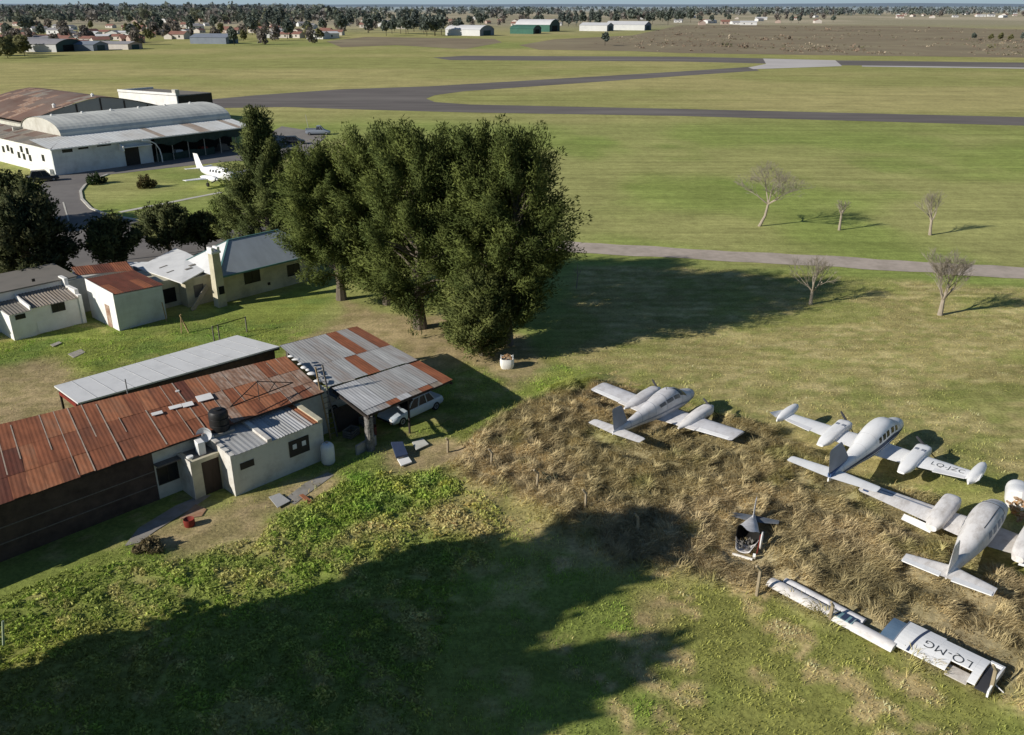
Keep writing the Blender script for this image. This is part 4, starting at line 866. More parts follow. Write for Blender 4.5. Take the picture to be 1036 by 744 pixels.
sheet('walkway', gp([(287,506),(309,489),(332,478),(338,481),(313,499),(298,511)]), .03, M['walk'])
sheet('walkway', gp([(126,553),(140,535),(178,512),(200,503),(214,501),(206,507),(186,520),(160,536),(140,550)]), .03, M['walk'])
sheet('paving', gp([(181,526),(198,511),(209,516),(204,523)]), .045, M['tile_floor'])
o = MB().lathe([(.02,-.1),(.2,-.1),(.27,.05),(.29,.3),(.27,.42),(.22,.36),(.02,.3)], (0,0,0), 16).build('pot', M['red'], None, True, loc=(*G(192,532),.0)); tag(o, 'dark red pot standing on the bare earth below the porch', 'pot')
t = thing('big_bag', 'white bulk sack filled with orange rubble at the foot of the grove', 'sack', (*G(513,372),0))
mb = MB(); mb.loft([[(rr*math.copysign(abs(math.cos(a))**.6,math.cos(a)), rr*math.copysign(abs(math.sin(a))**.6,math.sin(a)), zz) for a in np.linspace(0,2*PI,21)[:-1]] for rr, zz in ((.42,0),(.52,.25),(.53,.55),(.5,.8),(.46,.78),(.44,.7))], cap1=False); mb.build('sack', M['whitewash'], t, True)
mb = MB(); rnd = random.Random(4)
for k in range(26):
    a = rnd.uniform(0,6.3); r_ = rnd.uniform(0,.36); s_ = rnd.uniform(.06,.14); c = Vector((r_*math.cos(a), r_*math.sin(a), .7+.2*(1-r_/.4)+rnd.uniform(0,.08)))
    mb.beam(c-Vector((s_,0,0)), c+Vector((s_,rnd.uniform(-.1,.1),rnd.uniform(-.05,.1))), s_*1.3, s_)
mb.build('rubble', M['orange_bits'], t)
for sx in (-1,1):
    b_ = MB(); b_.tube([(sx*.42,-.3,.75),(sx*.45,-.1,.98),(sx*.45,.1,.98),(sx*.42,.3,.75)], .025, 5); b_.build('strap', M['whitewash'], t)

# ================================================================== FENCE POSTS
def post(label, pos, h, bend, seed):
    rnd = random.Random(seed); a = PI+R(rnd.uniform(5,40)); tl = rnd.uniform(-.06,.06)
    mb = MB(); mb.tube([(0,0,-.3),(tl*.5,0,h*.5),(tl,0,h*.82),(tl+math.cos(a)*bend,math.sin(a)*bend,h)], [.085,.08,.075,.06], 6)
    o = mb.build('fence_post', M['post_concrete'], None, False, loc=(pos[0],pos[1],0)); tag(o, label, 'fence post', 'bent topped posts of the old fence'); return o
for i, (u, v, top, lb) in enumerate([(453,458,443,'fence post nearest the carport, pale among green weeds'),(497,478,454,'fence post second from the carport, straight in the straw'),(543,501,474,'fence post left of the grey green bush with its top bent'),(592,521,495,'fence post at the upper edge of the large shadow'),(645,546,519,'fence post standing inside the right tip of the large shadow'),(765,606,571,'fence post just below the wrecked open fuselage'),(838,634,608,'fence post in front of the long torn wing'),(1001,705,672,'thick fence post in front of the wing lettered LQ-MG')]):
    p = G(u, v); av = (top-372)/FPX; Zc = p[1]/(CP-av*SP); h = CAM_H-Zc*(SP+av*CP); post(lb, p, h, (.2+.1*(i % 3 == 2))*min(1, h/1.6), i)
p0 = Vector((*G(3.5,657),0)); mb = MB(); mb.tube([(-.03,0,-.2),(.34,-.04,1.5)], [.055,.05], 6)
o = mb.build('leaning_pole', M['post_green'], None, loc=p0); tag(o, 'pale leaning pole at the left edge of the foreground grass', 'pole')
# timber bits beside the rust-roofed shed
t = thing('trestle', 'pale timber tripod trestle on the grass beside the small shed', 'trestle', (*G(188,336),0))
for dx, dy, dz in ((-.25,-.35,1.55),(.35,-.2,1.45),(.05,.45,1.5)): b_ = MB(); b_.beam((dx,dy,-.1),(-dx*.15-.25,-dy*.15,dz),.07,.07); b_.build('leg', M['wood_pale'], t)
o = MB().tube([(0,0,-.2),(-.2,.1,1.75)], [.05,.04], 6).build('wooden_stake', M['wood_pale'], None, loc=(*G(169,326),0)); tag(o, 'leaning pale stake at the right corner of the small shed', 'stake')
t = thing('gate_frame', 'thin dark gate frame of posts and one rail on the grass behind the white roof', 'gate', (*G(217,346),0))
e = Vector((*G(250,336),0)) - Vector((*G(217,346),0)); e2 = e*.16
for q in (Vector((0,0,0)), e2, e): b_ = MB(); b_.tube([q+Vector((0,0,-.2)), q+Vector((0,0,1.35))], .055, 6); b_.build('post', M['wood_grey'], t)
b_ = MB(); b_.tube([Vector((0,0,1.3)), e+Vector((0,0,1.3))], .035, 5); b_.build('rail', M['wood_dark'], t)

# ================================================================== COTTAGE ROW
# white house
t = HFR.thing('white_house', 'whitewashed house with lean-to and flat grey roof at the left edge', 'house')
mb = MB(); mb.box(-12,-.0,7.0,11.6,-.2,3.25); mb.box(-6.75,-5.05,4.05,7.0,-.2,2.15); mb.box(-5.05,-1.25,4.2,7.0,-.2,2.25); mb.build('wall', M['whitewash'], t)
mb = MB(); mb.box(-1.25,-.95,4.1,4.6,-.2,2.5); mb.box(-1.25,-.95,4.6,6.4,-.2,2.9); mb.box(-1.25,-.95,6.4,7.6,-.2,3.5); mb.build('parapet', M['whitewash'], t)
mb = MB(); mb.hexa([(-12.2,6.85,3.25),(.05,6.85,3.25),(.05,11.8,3.4),(-12.2,11.8,3.4)],[(-12.2,6.85,3.36),(.05,6.85,3.36),(.05,11.8,3.56),(-12.2,11.8,3.56)]); mb.build('roof', M['felt'], t)
mb = MB(); mb.corr((-5.05,6.98,2.85),(-1.27,6.98,2.85),(-1.27,4.0,2.32),(-5.05,4.0,2.32),.25,.03,1); mb.build('lean_to_roof', M['galv_brown'], t)
mb = MB(); mb.corr((-6.8,6.98,2.55),(-5.1,6.98,2.55),(-5.1,3.95,2.2),(-6.8,3.95,2.2),.25,.02,1); mb.build('lean_to_roof', M['felt'], t)
mb = MB(); mb.hexa([(-5.15,4.0,2.1),(-5.03,4.0,2.1),(-5.03,6.99,2.5),(-5.15,6.99,2.5)],[(-5.15,4.0,2.55),(-5.03,4.0,2.55),(-5.03,6.99,2.95),(-5.15,6.99,2.95)]); mb.build('parapet', M['whitewash'], t)
x_, z_ = HFR.onY(59, 311, 4.2); window(t, x_, z_, .95, .6, 4.2, 2)
x_, z_ = HFR.onY(20.5, 320.5, 4.05); window(t, x_, z_, .65, .28, 4.05)
mb = MB(); x_, z_ = HFR.onY(42, 331, 4.2); mb.box(x_-.3, x_+.3, 4.165, 4.21, .05, 1.0); mb.build('hatch', M['whitewash'], t)
x_, z_ = HFR.onY(33.5, 283.5, 7.0); mb = MB(); mb.box(x_-.12,x_+.12,6.9,7.01,z_-.12,z_+.12); mb.build('vent', M['frame_dark'], t)
# link block with rust roof
t = HFR.thing('link_block', 'plain white block with a dark rusty roof between white house and small shed', 'outbuilding')
mb = MB(); mb.box(-.9,5.0,6.9,9.2,-.2,3.1); mb.build('wall', M['plaster'], t)
mb = MB(); sheet_grid(mb, HFR.P(72,270.5,3.3), HFR.P(128,264.5,3.3), HFR.P(136,274,3.15), HFR.P(78,278.5,3.15), 6, [0,1], lambda i,j,r: r.choice([0,1]), .2, .015, 6); mb.build('roof', [M['rust_dark_shade'], M['rust']], t)  # dark sheets hold both old rust and painted tree shade
# small shed
t = HFR.thing('small_shed', 'boxy whitewashed shed with a rusty brown roof and one doorway', 'shed')
mb = MB(); mb.hexa([(0,0,-.2),(4.15,0,-.2),(4.15,5.1,-.2),(0,5.1,-.2)],[(0,0,3.1),(4.15,0,2.95),(4.15,5.1,3.2),(0,5.1,3.35)]); mb.build('wall', M['plaster_bluish'], t)
mb = MB(); mb.hexa([(-.05,-.02,-.2),(-.003,-.02,-.2),(-.003,5.12,-.2),(-.05,5.12,-.2)],[(-.05,-.02,3.25),(-.003,-.02,3.25),(-.003,5.12,3.5),(-.05,5.12,3.5)]); mb.build('side_wall', M['whitewash'], t)
mb = MB(); sheet_grid(mb, (.0,5.2,3.42),(4.25,5.2,3.27),(4.25,-.1,3.03),(.0,-.1,3.17), 5, [0,.45,1], lambda i,j,r: 0 if j == 0 else r.choice([0,0,1]), .2, .015, 7); mb.build('roof', [M['rust_dark_shade'], M['rust'], M['rust_b']], t)  # darker sheets combine old rust with tree shade put into the colour
mb = MB(); mb.box(-.075,-.045,1.15,1.95,-.1,1.95); mb.build('door', M['rust_pale'], t)
# cottage with pale roof
t = HFR.thing('white_roofed_cottage', 'beige cottage with a shallow patched white roof left of the chimney', 'house')
mb = MB(); mb.box(4.4,6.9,2.6,7.2,-.2,2.5); mb.box(6.9,9.6,1.35,7.2,-.2,2.55); mb.build('wall', M['plaster_beige'], t)
F1, F2, F3, AP, BL = HFR.P(139,271,2.6), HFR.P(184,286.5,2.55), HFR.P(215,269,2.95), HFR.P(188,255,3.25), HFR.P(150,265,2.75)
mb = MB(); rf = [F1, F2, F3, AP, BL]; BK = (AP[0]+1, AP[1]+4.0, 2.7)
mb.add([F1,F2,F3,AP,BL,BK,(F1[0]-.3,F1[1]+3,2.6)], [(0,1,3),(1,2,3),(0,3,4),(3,2,5),(4,3,5),(0,4,6)]); mb.add([(p[0],p[1],p[2]-.1) for p in [F1,F2,F3]]+[F1,F2,F3], [(0,1,4,3),(1,2,5,4)]); mb.build('roof', M['white_roof'], t)
for (u,v,w_,h_) in ((196,268,.9,.35),(191,272,.7,.3),(165,270,.8,.12),(172,275,.7,.12)):
    p = Vector(HFR.P(u,v,3.05)); zz = 2.5
    # patch of dark repair felt lying on the front slope
    n_ = (Vector(F2)-Vector(F1)).cross(Vector(AP)-Vector(F1)) if u < 180 else (Vector(F3)-Vector(F2)).cross(Vector(AP)-Vector(F2)); o_ = Vector(F2)
    dz = lambda x, y: o_.z - (n_.x*(x-o_.x)+n_.y*(y-o_.y))/n_.z + .02
    for _ in range(12): zz = dz(*HFR.L(u, v, zz if _ else 3.0)); 
    c_x, c_y = HFR.L(u, v, zz); q = [(c_x-w_/2,c_y-h_/2),(c_x+w_/2,c_y-h_/2),(c_x+w_/2,c_y+h_/2),(c_x-w_/2,c_y+h_/2)]
    s_ = MB(); s_.hexa([(a,b,dz(a,b)) for a,b in q],[(a,b,dz(a,b)+.02) for a,b in q]); s_.build('roof_patch', M['felt'], t)
window(t, 5.6, 1.1, 1.7, 1.2, 2.6, 1, 'frame_dark', 'dark', 'opening')
window(t, 8.1, 1.3, .8, 1.0, 1.35, 1, 'wood_grey', 'wood_grey', 'shutter')
mb = MB(); mb.beam((6.6,.2,.0),(8.9,1.2,1.6),.06,.5); mb.build('stair', M['concrete'], t)
# chimney
p = HFR.L(222, 309)
t = HFR.thing('chimney', 'tall square beige brick chimney between the two cottages', 'chimney', p[0]+.0, p[1]-.25)
mb = MB(); mb.hexa([(-.42,-.42,-.2),(.42,-.42,-.2),(.42,.42,-.2),(-.42,.42,-.2)],[(-.36,-.36,4.9),(.36,-.36,4.9),(.36,.36,4.9),(-.36,.36,4.9)]); mb.build('shaft', M['plaster_beige'], t)
mb = MB(); mb.box(-.46,.46,-.46,.46,4.9,5.1); mb.box(-.4,-.15,-.4,.4,5.1,5.45); mb.box(.15,.4,-.4,.4,5.1,5.45); mb.build('cap', M['whitewash'], t, bevel=.03)
mb = MB(); mb.box(-.2,.3,-.47,-.40,1.2,1.9); mb.build('hatch', M['dark'], t)
# hip-roofed cottage
t = HFR.thing('hip_roofed_cottage', 'cream cottage with a blue grey hipped roof beside the chimney', 'house')
mb = MB(); mb.box(9.7,20.2,.15,5.2,-.2,2.75); mb.build('wall', M['plaster_beige'], t)
E0, E1, E2, E3 = (9.0,-.7,2.72), (20.6,-.7,2.72), (20.6,6.0,2.72), (9.0,6.0,2.72); R0, R1 = (12.3,2.65,4.9), (17.8,2.65,4.9)
mb = MB(); mb.add([E0,E1,E2,E3,R0,R1], [(0,1,5,4),(2,3,4,5)], 0); mb.add([E0,E3,R0,E1,E2,R1], [(1,0,2),(3,4,5)], 1); mb.build('roof', [M['blue_roof'], M['white_roof']], t)  # hip ends coloured white as sunlit, long slopes stay blue grey
mb = MB(); mb.beam(R0,(E0[0],E0[1],E0[2]+.04),.16,.06); mb.beam(R0,R1,.16,.08); mb.beam(R0,(E3[0],E3[1],E3[2]+.04),.16,.06); mb.build('ridge_cap', M['teal_trim'], t)
mb = MB(); mb.beam((9.0,-.75,2.68),(20.6,-.75,2.68),.08,.14); mb.build('gutter', M['teal_trim'], t)
for (u, v, w_, h_) in ((255,279.5,1.55,1.15),(297,273,1.3,1.0)):
    x_, z_ = HFR.onY(u, v, .15); window(t, x_, z_, w_, h_, .15, 2)
mb = MB(); x_, z_ = HFR.onY(272, 287, .15); mb.box(x_-.12,x_+.12,.05,.16,z_-.12,z_+.12); mb.build('vent', M['frame_dark'], t)
# pale pole by the dark tree
t = thing('utility_pole', 'pale wooden pole rising in front of the dark rounded tree', 'pole', (*G(119,264),0)); mb = MB(); mb.tube([(0,0,-.2),(0,0,4.4)], [.14,.1], 8); mb.build('pole', M['concrete'], t)
mb = MB(); mb.beam((-.5,0,4.1),(.5,0,4.1),.08,.1); mb.build('crossarm', M['wood_grey'], t)

# ================================================================== AIRFIELD HANGARS
t = AFR.thing('hangar', 'large white hangar with a rounded grey roof and long open lean-to', 'hangar')
mb = MB(); mb.box(0,16.6,0,.3,-.2,4.0); mb.box(16.3,16.6,.3,6.4,-.2,4.2); mb.build('front_wall', M['plaster_bluish'], t)
mb = MB(); mb.box(-.02,.3,.31,34,-.2,4.1); mb.box(-.6,.0,.6,8,-.2,1.0); mb.build('side_wall', M['whitewash'], t)
mb = MB(); mb.box(4.8,36.4,6.55,6.75,-.2,5.4); mb.build('clerestory_wall', M['wood_dark'], t)  # dark tone stands in for the shade under the barrel eave
mb = MB(); mb.box(35.9,36.2,6.6,21.6,-.2,5.4); mb.box(3.2,36,21.5,21.8,-.2,5.4); mb.build('wall', M['plaster_grey'], t)
# lean-to roof, white part and rusty part
mb = MB(); sheet_grid(mb, (-.4,6.5,5.05),(36.6,6.5,5.05),(36.6,-.7,4.15),(-.4,-.7,4.15), 34, [0,1], lambda i,j,r: 0 if i < 17 or i in (19,20,28,29,30) else r.choice([0,1,1]) if i in (17,18,21,22,23,24,25,26,27) else r.choice([0,0,1]), .6, .02, 9, .02)
mb.build('lean_to_roof', [M['leanto_roof'], M['leanto_rust']], t)
mb = MB(); mb.beam((-.4,-.68,4.08),(36.6,-.68,4.08),.06,.18); mb.build('gutter', M['whitewash'], t)
# side roof sloping down to the white side wall
mb = MB(); sheet_grid(mb, (-.35,34,4.2),(-.35,6.3,4.2),(5.0,6.3,5.1),(5.0,34,5.1), 20, [0,.5,1], lambda i,j,r: r.choice([0,1,1,2]), .6, .02, 10, .02)
mb.add([(-.35,6.3,4.22),(-.35,-.68,4.18),(5.0,6.3,5.02)], [(0,1,2)], 0)
mb.build('side_roof', [M['felt'], M['galv_brown'], M['old_rust_roof']], t)
# barrel roof
def arc(x, y0, y1, zs, rise, n=18): return [(x, (y0+y1)/2-(y1-y0)/2*math.cos(PI*k/n), zs+rise*math.sin(PI*k/n)**.9) for k in range(n+1)]
mb = MB(); xs_ = np.arange(4.6, 36.9, .5); nn = 19; b0 = len(mb.v); rnd = random.Random(12)
for k, xx in enumerate(xs_): mb.v += arc(xx, 6.3, 21.7, 5.05, 2.5+.02*(k % 2))
for i in range(len(xs_)-1):
    for j in range(nn-1): mb.f.append((b0+i*nn+j, b0+(i+1)*nn+j, b0+(i+1)*nn+j+1, b0+i*nn+j+1)); mb.m.append(0)
mb.build('barrel_roof', M['hangar_roof'], t)
mb = MB()
for k, xx in enumerate(np.arange(7, 36, 5.2)):
    mb.lathe([(.02,0),(.22,0),(.22,.25),(.3,.27),(.05,.42),(.02,.42)], (xx,14,7.45), 8)
mb.build('roof_vent', M['whitewash'], t)
for xg in (4.8, 36.5):
    a_ = arc(xg, 6.35, 21.65, 5.0, 2.5); mb = MB(); mb.add(a_+[(xg,21.65,4.0),(xg,6.35,4.0)], [tuple(range(len(a_)+2))]); mb.build('gable', M['plaster'], t)
for u, v in ((68,152.3),(84,149)):
    x_, z_ = AFR.onY(u, v, 0); window(t, x_, z_, 1.5, .5, 0)
x_, z_ = AFR.onY(105, 146, 0); window(t, x_, z_, 2.2, .5, 0)
mb = MB(); mb.box(11.7,14.2,-.03,.02,0,2.9); mb.build('door', M['frame_dark'], t)
mb = MB(); mb.hexa([(10.8,-1.6,2.7),(11.0,-1.6,2.7),(11.0,0,2.7),(10.8,0,2.7)],[(10.8,-1.6,3.4),(11.0,-1.6,3.4),(11.0,-.01,3.9),(10.8,-.01,3.9)]); mb.box(11.0,16,-1.5,-.01,3.15,3.25); mb.build('awning', M['whitewash'], t)
for (u, v) in ((4,151),(8,150),(12,152.5),(19,157),(22,151),(25,158.5),(28,153),(31,160),(44,160)):
    # windows on the white side wall, which faces the left
    y_best = None
    for yy in np.linspace(1.5, 28, 200):
        pl_ = AFR.L(u, v, 2.5)
    for zz in np.linspace(.8, 3.9, 60):
        lx, ly = AFR.L(u, v, zz)
        if y_best is None or abs(lx) < y_best[0]: y_best = (abs(lx), ly, zz)
    window_x(t, y_best[1], y_best[2], .8, .9, -.02)
# open bay: posts, hanging green netting, curved end frame, dark back wall
for k, xx in enumerate((17.2,20.2,23.2,26.4,29.6,32.8)):
    b_ = MB(); b_.tube([(xx,-.3,-.2),(xx,-.3,4.1)], .08, 6); b_.build('post', M['concrete'], t)
mb = MB(); mb.beam((35.2,-.5,-.2),(36.1,-.5,4.1),.2,.2); mb.beam((37.0,-.5,-.2),(36.2,-.5,4.1),.2,.2); mb.build('end_frame', M['whitewash'], t)
mb = MB(); mb.tube([(14.6,-.9,3.95),(15.8,-1.0,3.8),(16.8,-1.0,3.2),(17.4,-1.0,2.2),(17.6,-1.0,1.0),(17.6,-1.0,-.2)], .1, 6); mb.build('curved_frame', M['whitewash'], t)
mb = MB(); rnd = random.Random(6); b0 = len(mb.v); xx_ = np.arange(17.0, 35.6, .6)
for k, xx in enumerate(xx_): mb.v += [(xx,-.42+.06*math.sin(k*1.9),4.05),(xx,-.42+.1*math.sin(k*2.3),2.75+.25*math.sin(k*.9)+rnd.uniform(-.08,.08))]
for i in range(len(xx_)-1): mb.f.append((b0+2*i+1,b0+2*i+3,b0+2*i+2,b0+2*i)); mb.m.append(0)
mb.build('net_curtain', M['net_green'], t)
mb = MB(); b0 = 0
for k, xx in enumerate(xx_): mb.v += [(xx,-.1+.05*math.sin(k*1.7),1.25+.1*math.sin(k*.7)),(xx,-.1,-.1)]
for i in range(int(len(xx_)*.62)): mb.f.append((2*i+1,2*i+3,2*i+2,2*i)); mb.m.append(0)
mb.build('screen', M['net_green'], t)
mb = MB(); mb.box(16.7,36,6.2,6.38,-.1,5.0); mb.build('bay_wall', M['dark'], t)  # near-black colour stands in for the shade inside the bay
mb = MB(); mb.box(16.7,36,.2,6.2,-.02,.06); mb.build('bay_floor', M['asphalt'], t)
rnd = random.Random(9)
for k, (xx, cc) in enumerate(((22.5,'car_white'),(27.5,'red'),(31.5,'wood_grey'))):
    b_ = MB(); b_.hexa([(xx-1,1.5,.06),(xx+1,1.5,.06),(xx+1,3,.06),(xx-1,3,.06)],[(xx-.6,1.7,1.3),(xx+.7,1.7,1.2),(xx+.7,2.8,1.2),(xx-.6,2.8,1.3)]); o = b_.build('crate', M[cc], None, bevel=.08); o.location = AFR.W(0,0); o.rotation_euler = (0,0,AFR.a); tag(o, {0:'pale covered crate in the shade of the hangar lean-to',1:'reddish crate in the shade of the hangar lean-to',2:'grey brown crate at the right end of the hangar lean-to'}[k], 'crate')
# rusty-roofed hangar behind
t = AFR.thing('rusty_hangar', 'big hangar with a low rusty brown pitched roof behind the white hangar', 'hangar')
gy, fy = 27.5, 60.0; gl, gr, gm_ = 8.2, 36.4, 22.0
mb = MB(); mb.box(gl+.3,gr-.3,gy+.6,fy-.5,-.2,4.6); mb.build('wall', M['plaster_grey'], t)
pf = [(gl,gy+.4,5.2)]+[(gl+(gr-gl)*k/12, gy+.4, 5.3+3.3*(1-abs(k/6-1)**1.4)) for k in range(13)]+[(gr,gy+.4,5.2)]
mb = MB(); mb.add(pf+[(gr,gy+.4,-.2),(gl,gy+.4,-.2)], [tuple(range(len(pf)+2))]); mb.build('gable', M['grey_gable'], t)
mb = MB()
for k in (4,6,8,10): xx = gl+(gr-gl)*k/12; mb.box(xx-.12,xx+.12,gy+.25,gy+.39,-.2,5.3+3.3*(1-abs(k/6-1)**1.4)-.2)
mb.build('pilaster', M['frame_dark'], t)
mb = MB(); nn = 13; ysr = np.arange(gy, fy+.1, 1.5)
for yy in ysr: mb.v += [(gl-.3+(gr-gl+.6)*k/12, yy, 5.38+3.35*(1-abs(k/6-1)**1.4)) for k in range(13)]
rnd = random.Random(5)
for i in range(len(ysr)-1):
    for j in range(12): mb.f.append((i*nn+j, i*nn+j+1, (i+1)*nn+j+1, (i+1)*nn+j)); mb.m.append(rnd.choice([0,0,0,1,2]) if j > 3 else rnd.choice([0,0,1]))
mb.build('roof', [M['old_rust_roof'], M['rust_pale'], M['galv_brown']], t)
mb = MB(); mb.lathe([(.02,0),(.3,0),(.3,.5),(.4,.52),(.02,.8)], (22,30,8.5), 8); mb.lathe([(.02,0),(.3,0),(.3,.5),(.4,.52),(.02,.8)], (14,29,7.3), 8); mb.build('roof_vent', M['whitewash'], t)
# flat white terminal building behind
t = AFR.thing('flat_building', 'flat roofed white block with a dark front behind the rounded hangar roof', 'building')
p1, p2, p0 = AFR.L(181,107.5,5.8), AFR.L(207,104,5.8), AFR.L(119,92.5,5.8)
w_ = p2[0]-p1[0]; q1, q2, q3, q0 = (45.5,40.7), (54.6,41.4), (51.2,60.8), (42.0,59.9)
zz4 = lambda z, g=0.0: [(q1[0]-g,q1[1]-g,z),(q2[0]+g,q2[1]-g,z),(q3[0]+g,q3[1]+g,z),(q0[0]-g,q0[1]+g,z)]
mb = MB(); mb.hexa(zz4(-.2), zz4(6.4)); mb.build('wall', M['whitewash'], t)
mb = MB(); mb.hexa(zz4(6.401, .05), zz4(6.5, .05)); mb.build('roof', M['felt'], t)
mb = MB(); mb.beam((q1[0],q1[1],6.75),(q0[0],q0[1],6.75),.25,.5); mb.beam((q0[0],q0[1],6.72),(q3[0],q3[1],6.72),.25,.4); mb.build('parapet', M['whitewash'], t)
mb = MB(); mb.beam((q1[0]+.3,q1[1]-.12,3.2),(q2[0],q2[1]-.12,3.2),.12,6.3); mb.build('front_wall', M['frame_dark'], t)
mb = MB(); mb.box(q1[0]-.1,q1[0]+.9,q1[1]+.1,q1[1]+1.5,6.5,7.7); mb.build('chimney', M['plaster'], t)

# ================================================================== AIRCRAFT
def ring_at(sec, n=24):
    x, zc, hw, hh, e = sec; out = []
    for k in range(n):
        a = 2*PI*k/n; c, s = math.cos(a), math.sin(a)
        out.append((x, hw*math.copysign(abs(c)**(2/e), c), zc+hh*math.copysign(abs(s)**(2/e), s)))
    return out
def dense(secs, m=40):
    S = np.array(secs, float); x = np.linspace(0, 1, m); t = (S[:,0]-S[0,0])/(S[-1,0]-S[0,0])
    out = []
    d = np.gradient(S, t, axis=0)
    for q in x:
        i = min(len(t)-2, max(0, int(np.searchsorted(t, q)-1))); h = t[i+1]-t[i]; u = (q-t[i])/h
        p = (2*u**3-3*u**2+1)*S[i]+(u**3-2*u**2+u)*h*d[i]*.8+(-2*u**3+3*u**2)*S[i+1]+(u**3-u**2)*h*d[i+1]*.8
        p[2] = max(p[2], .01); p[3] = max(p[3], .01); out.append(p)
    return out
class Fus:
    def __init__(s, secs): s.d = dense(secs); s.xs = [p[0] for p in s.d]
    def mesh(s, mb, mi=0, n=28, a=None, b=None, caps=True): mb.loft([ring_at(p, n) for p in s.d], mi, caps, caps)
    def at(s, x):
        A = np.array(s.d); o = np.argsort(A[:,0]); return [x]+[np.interp(x, A[o,0], A[o,k]) for k in range(1,5)]
    def patch(s, mb, x0, x1, a0, a1, off=.008, nx=5, na=5, mi=0, skew=0.0):
        b0 = len(mb.v)
        for i in range(nx+1):
            for j in range(na+1):
                a = R(a0+(a1-a0)*j/na); x = x0+(x1-x0)*i/nx + skew*(j/na); _, zc, hw, hh, e = s.at(x)
                c, q = math.cos(a), math.sin(a); hw += off; hh += off
                mb.v.append((x, hw*math.copysign(abs(c)**(2/e), c), zc+hh*math.copysign(abs(q)**(2/e), q)))
        for i in range(nx):
            for j in range(na):
                f = (b0+i*(na+1)+j, b0+(i+1)*(na+1)+j, b0+(i+1)*(na+1)+j+1, b0+i*(na+1)+j+1); mb.f.append(f); mb.m.append(mi)
def naca(t, x): return 5*t*(.2969*math.sqrt(max(x,0))-.126*x-.3516*x*x+.2843*x**3-.1015*x**4)
XS = [1,.85,.65,.45,.3,.18,.08,.02,0]
def wing(mb, secs, mi=0):   # (y, x_leading_edge, chord, z, thickness ratio)
    rings = []
    for y, xl, c, z, t in secs:
        up = [(xl-c*x, y, z+c*naca(t,x)) for x in XS]; lo = [(xl-c*x, y, z-c*.7*naca(t,x)) for x in XS[::-1][1:]]
        rings.append(up+lo)
    mb.loft(rings, mi)
def fin(mb, secs, mi=0):    # (z, x_leading_edge, chord, thickness ratio, y)
    rings = []
    for z, xl, c, t, y in secs:
        rings.append([(xl-c*x, y+c*naca(t,x), z) for x in XS]+[(xl-c*x, y-c*naca(t,x), z) for x in XS[::-1][1:]])
    mb.loft(rings, mi)
def wing_z(secs, x, y):
    S = sorted(secs); ys = [s[0] for s in S]; xl, c, z, t = [np.interp(y, ys, [s[k] for s in S]) for k in (1,2,3,4)]
    return z + c*naca(t, min(.99, max(0.01, (xl-x)/c)))
def lettering(txt, size, parent, mat, xf, name='registration', spacing=1.0):
    cu = bpy.data.curves.new('lettering', 'FONT'); cu.body = txt; cu.size = size; cu.align_x = 'CENTER'; cu.align_y = 'CENTER'; cu.space_character = spacing; cu.offset = -size*.009
    to = bpy.data.objects.new('lettering', cu); COL.objects.link(to); bpy.context.view_layer.update()
    me = bpy.data.meshes.new_from_object(to.evaluated_get(bpy.context.evaluated_depsgraph_get())); bpy.data.objects.remove(to); me.name = name
    for v in me.vertices: v.co = xf(v.co.x, v.co.y)
    me.materials.clear(); me.materials.append(mat); o = bpy.data.objects.new(name, me); COL.objects.link(o); o.parent = parent; return o
def propeller(parent, x, y, z, rad, ang, blades_=2, spin='plane_grey'):
    mb = MB()
    for k in range(blades_):
        a = R(ang)+2*PI*k/blades_; d = Vector((0, math.cos(a), math.sin(a))); n = Vector((0, -d.z, d.y)); x_ = Vector((1,0,0)); c = Vector((x,y,z))
        r = [(.08,.05,.03),(.3,.075,.022),(.65,.075,.014),(.95,.055,.008)]
        rings = [[c+d*rad*q + (n*.8+x_*.55)*w_ , c+d*rad*q + (n*-.35+x_*.8)*t_*.9, c+d*rad*q - (n*.8+x_*.55)*w_, c+d*rad*q - (n*-.35+x_*.8)*t_*.9] for q, w_, t_ in r]
        mb.loft(rings)
    o = mb.build('propeller', M['prop'], parent)
    mb = MB(); mb.loft([[(x+dx, y+rr*math.cos(a), z+rr*math.sin(a)) for a in np.linspace(0,2*PI,13)[:-1]] for dx, rr in ((-.08,.17),(.08,.15),(.2,.09),(.28,.02))]); mb.build('spinner', M[spin], parent, True); return o
def nacelle(parent, y, secs, mat, prop=None, scoop=False):
    f = Fus([(x, z, hw, hh, e) for x, z, hw, hh, e in secs]); mb = MB(); f.mesh(mb, n=20)
    mb.v = [(p[0], p[1]+y, p[2]) for p in mb.v]; o = mb.build('nacelle', M[mat], parent, True)
    x0, zc, hw, hh, e = f.at(max(f.xs)-.04)
    mb = MB()
    for s_ in (-1,1): mb.box(max(f.xs)-.05, max(f.xs)+.012, y+s_*hw*.62-.1, y+s_*hw*.62+.1, zc-.08, zc+.1)
    mb.build('intake', M['dark'], o)
    if prop: propeller(o, max(f.xs)+.12, y, zc, prop[0], prop[1], prop[2] if len(prop) > 2 else 2)
    return o
DEREL = 'derelict twin engined aircraft in the dry grass'

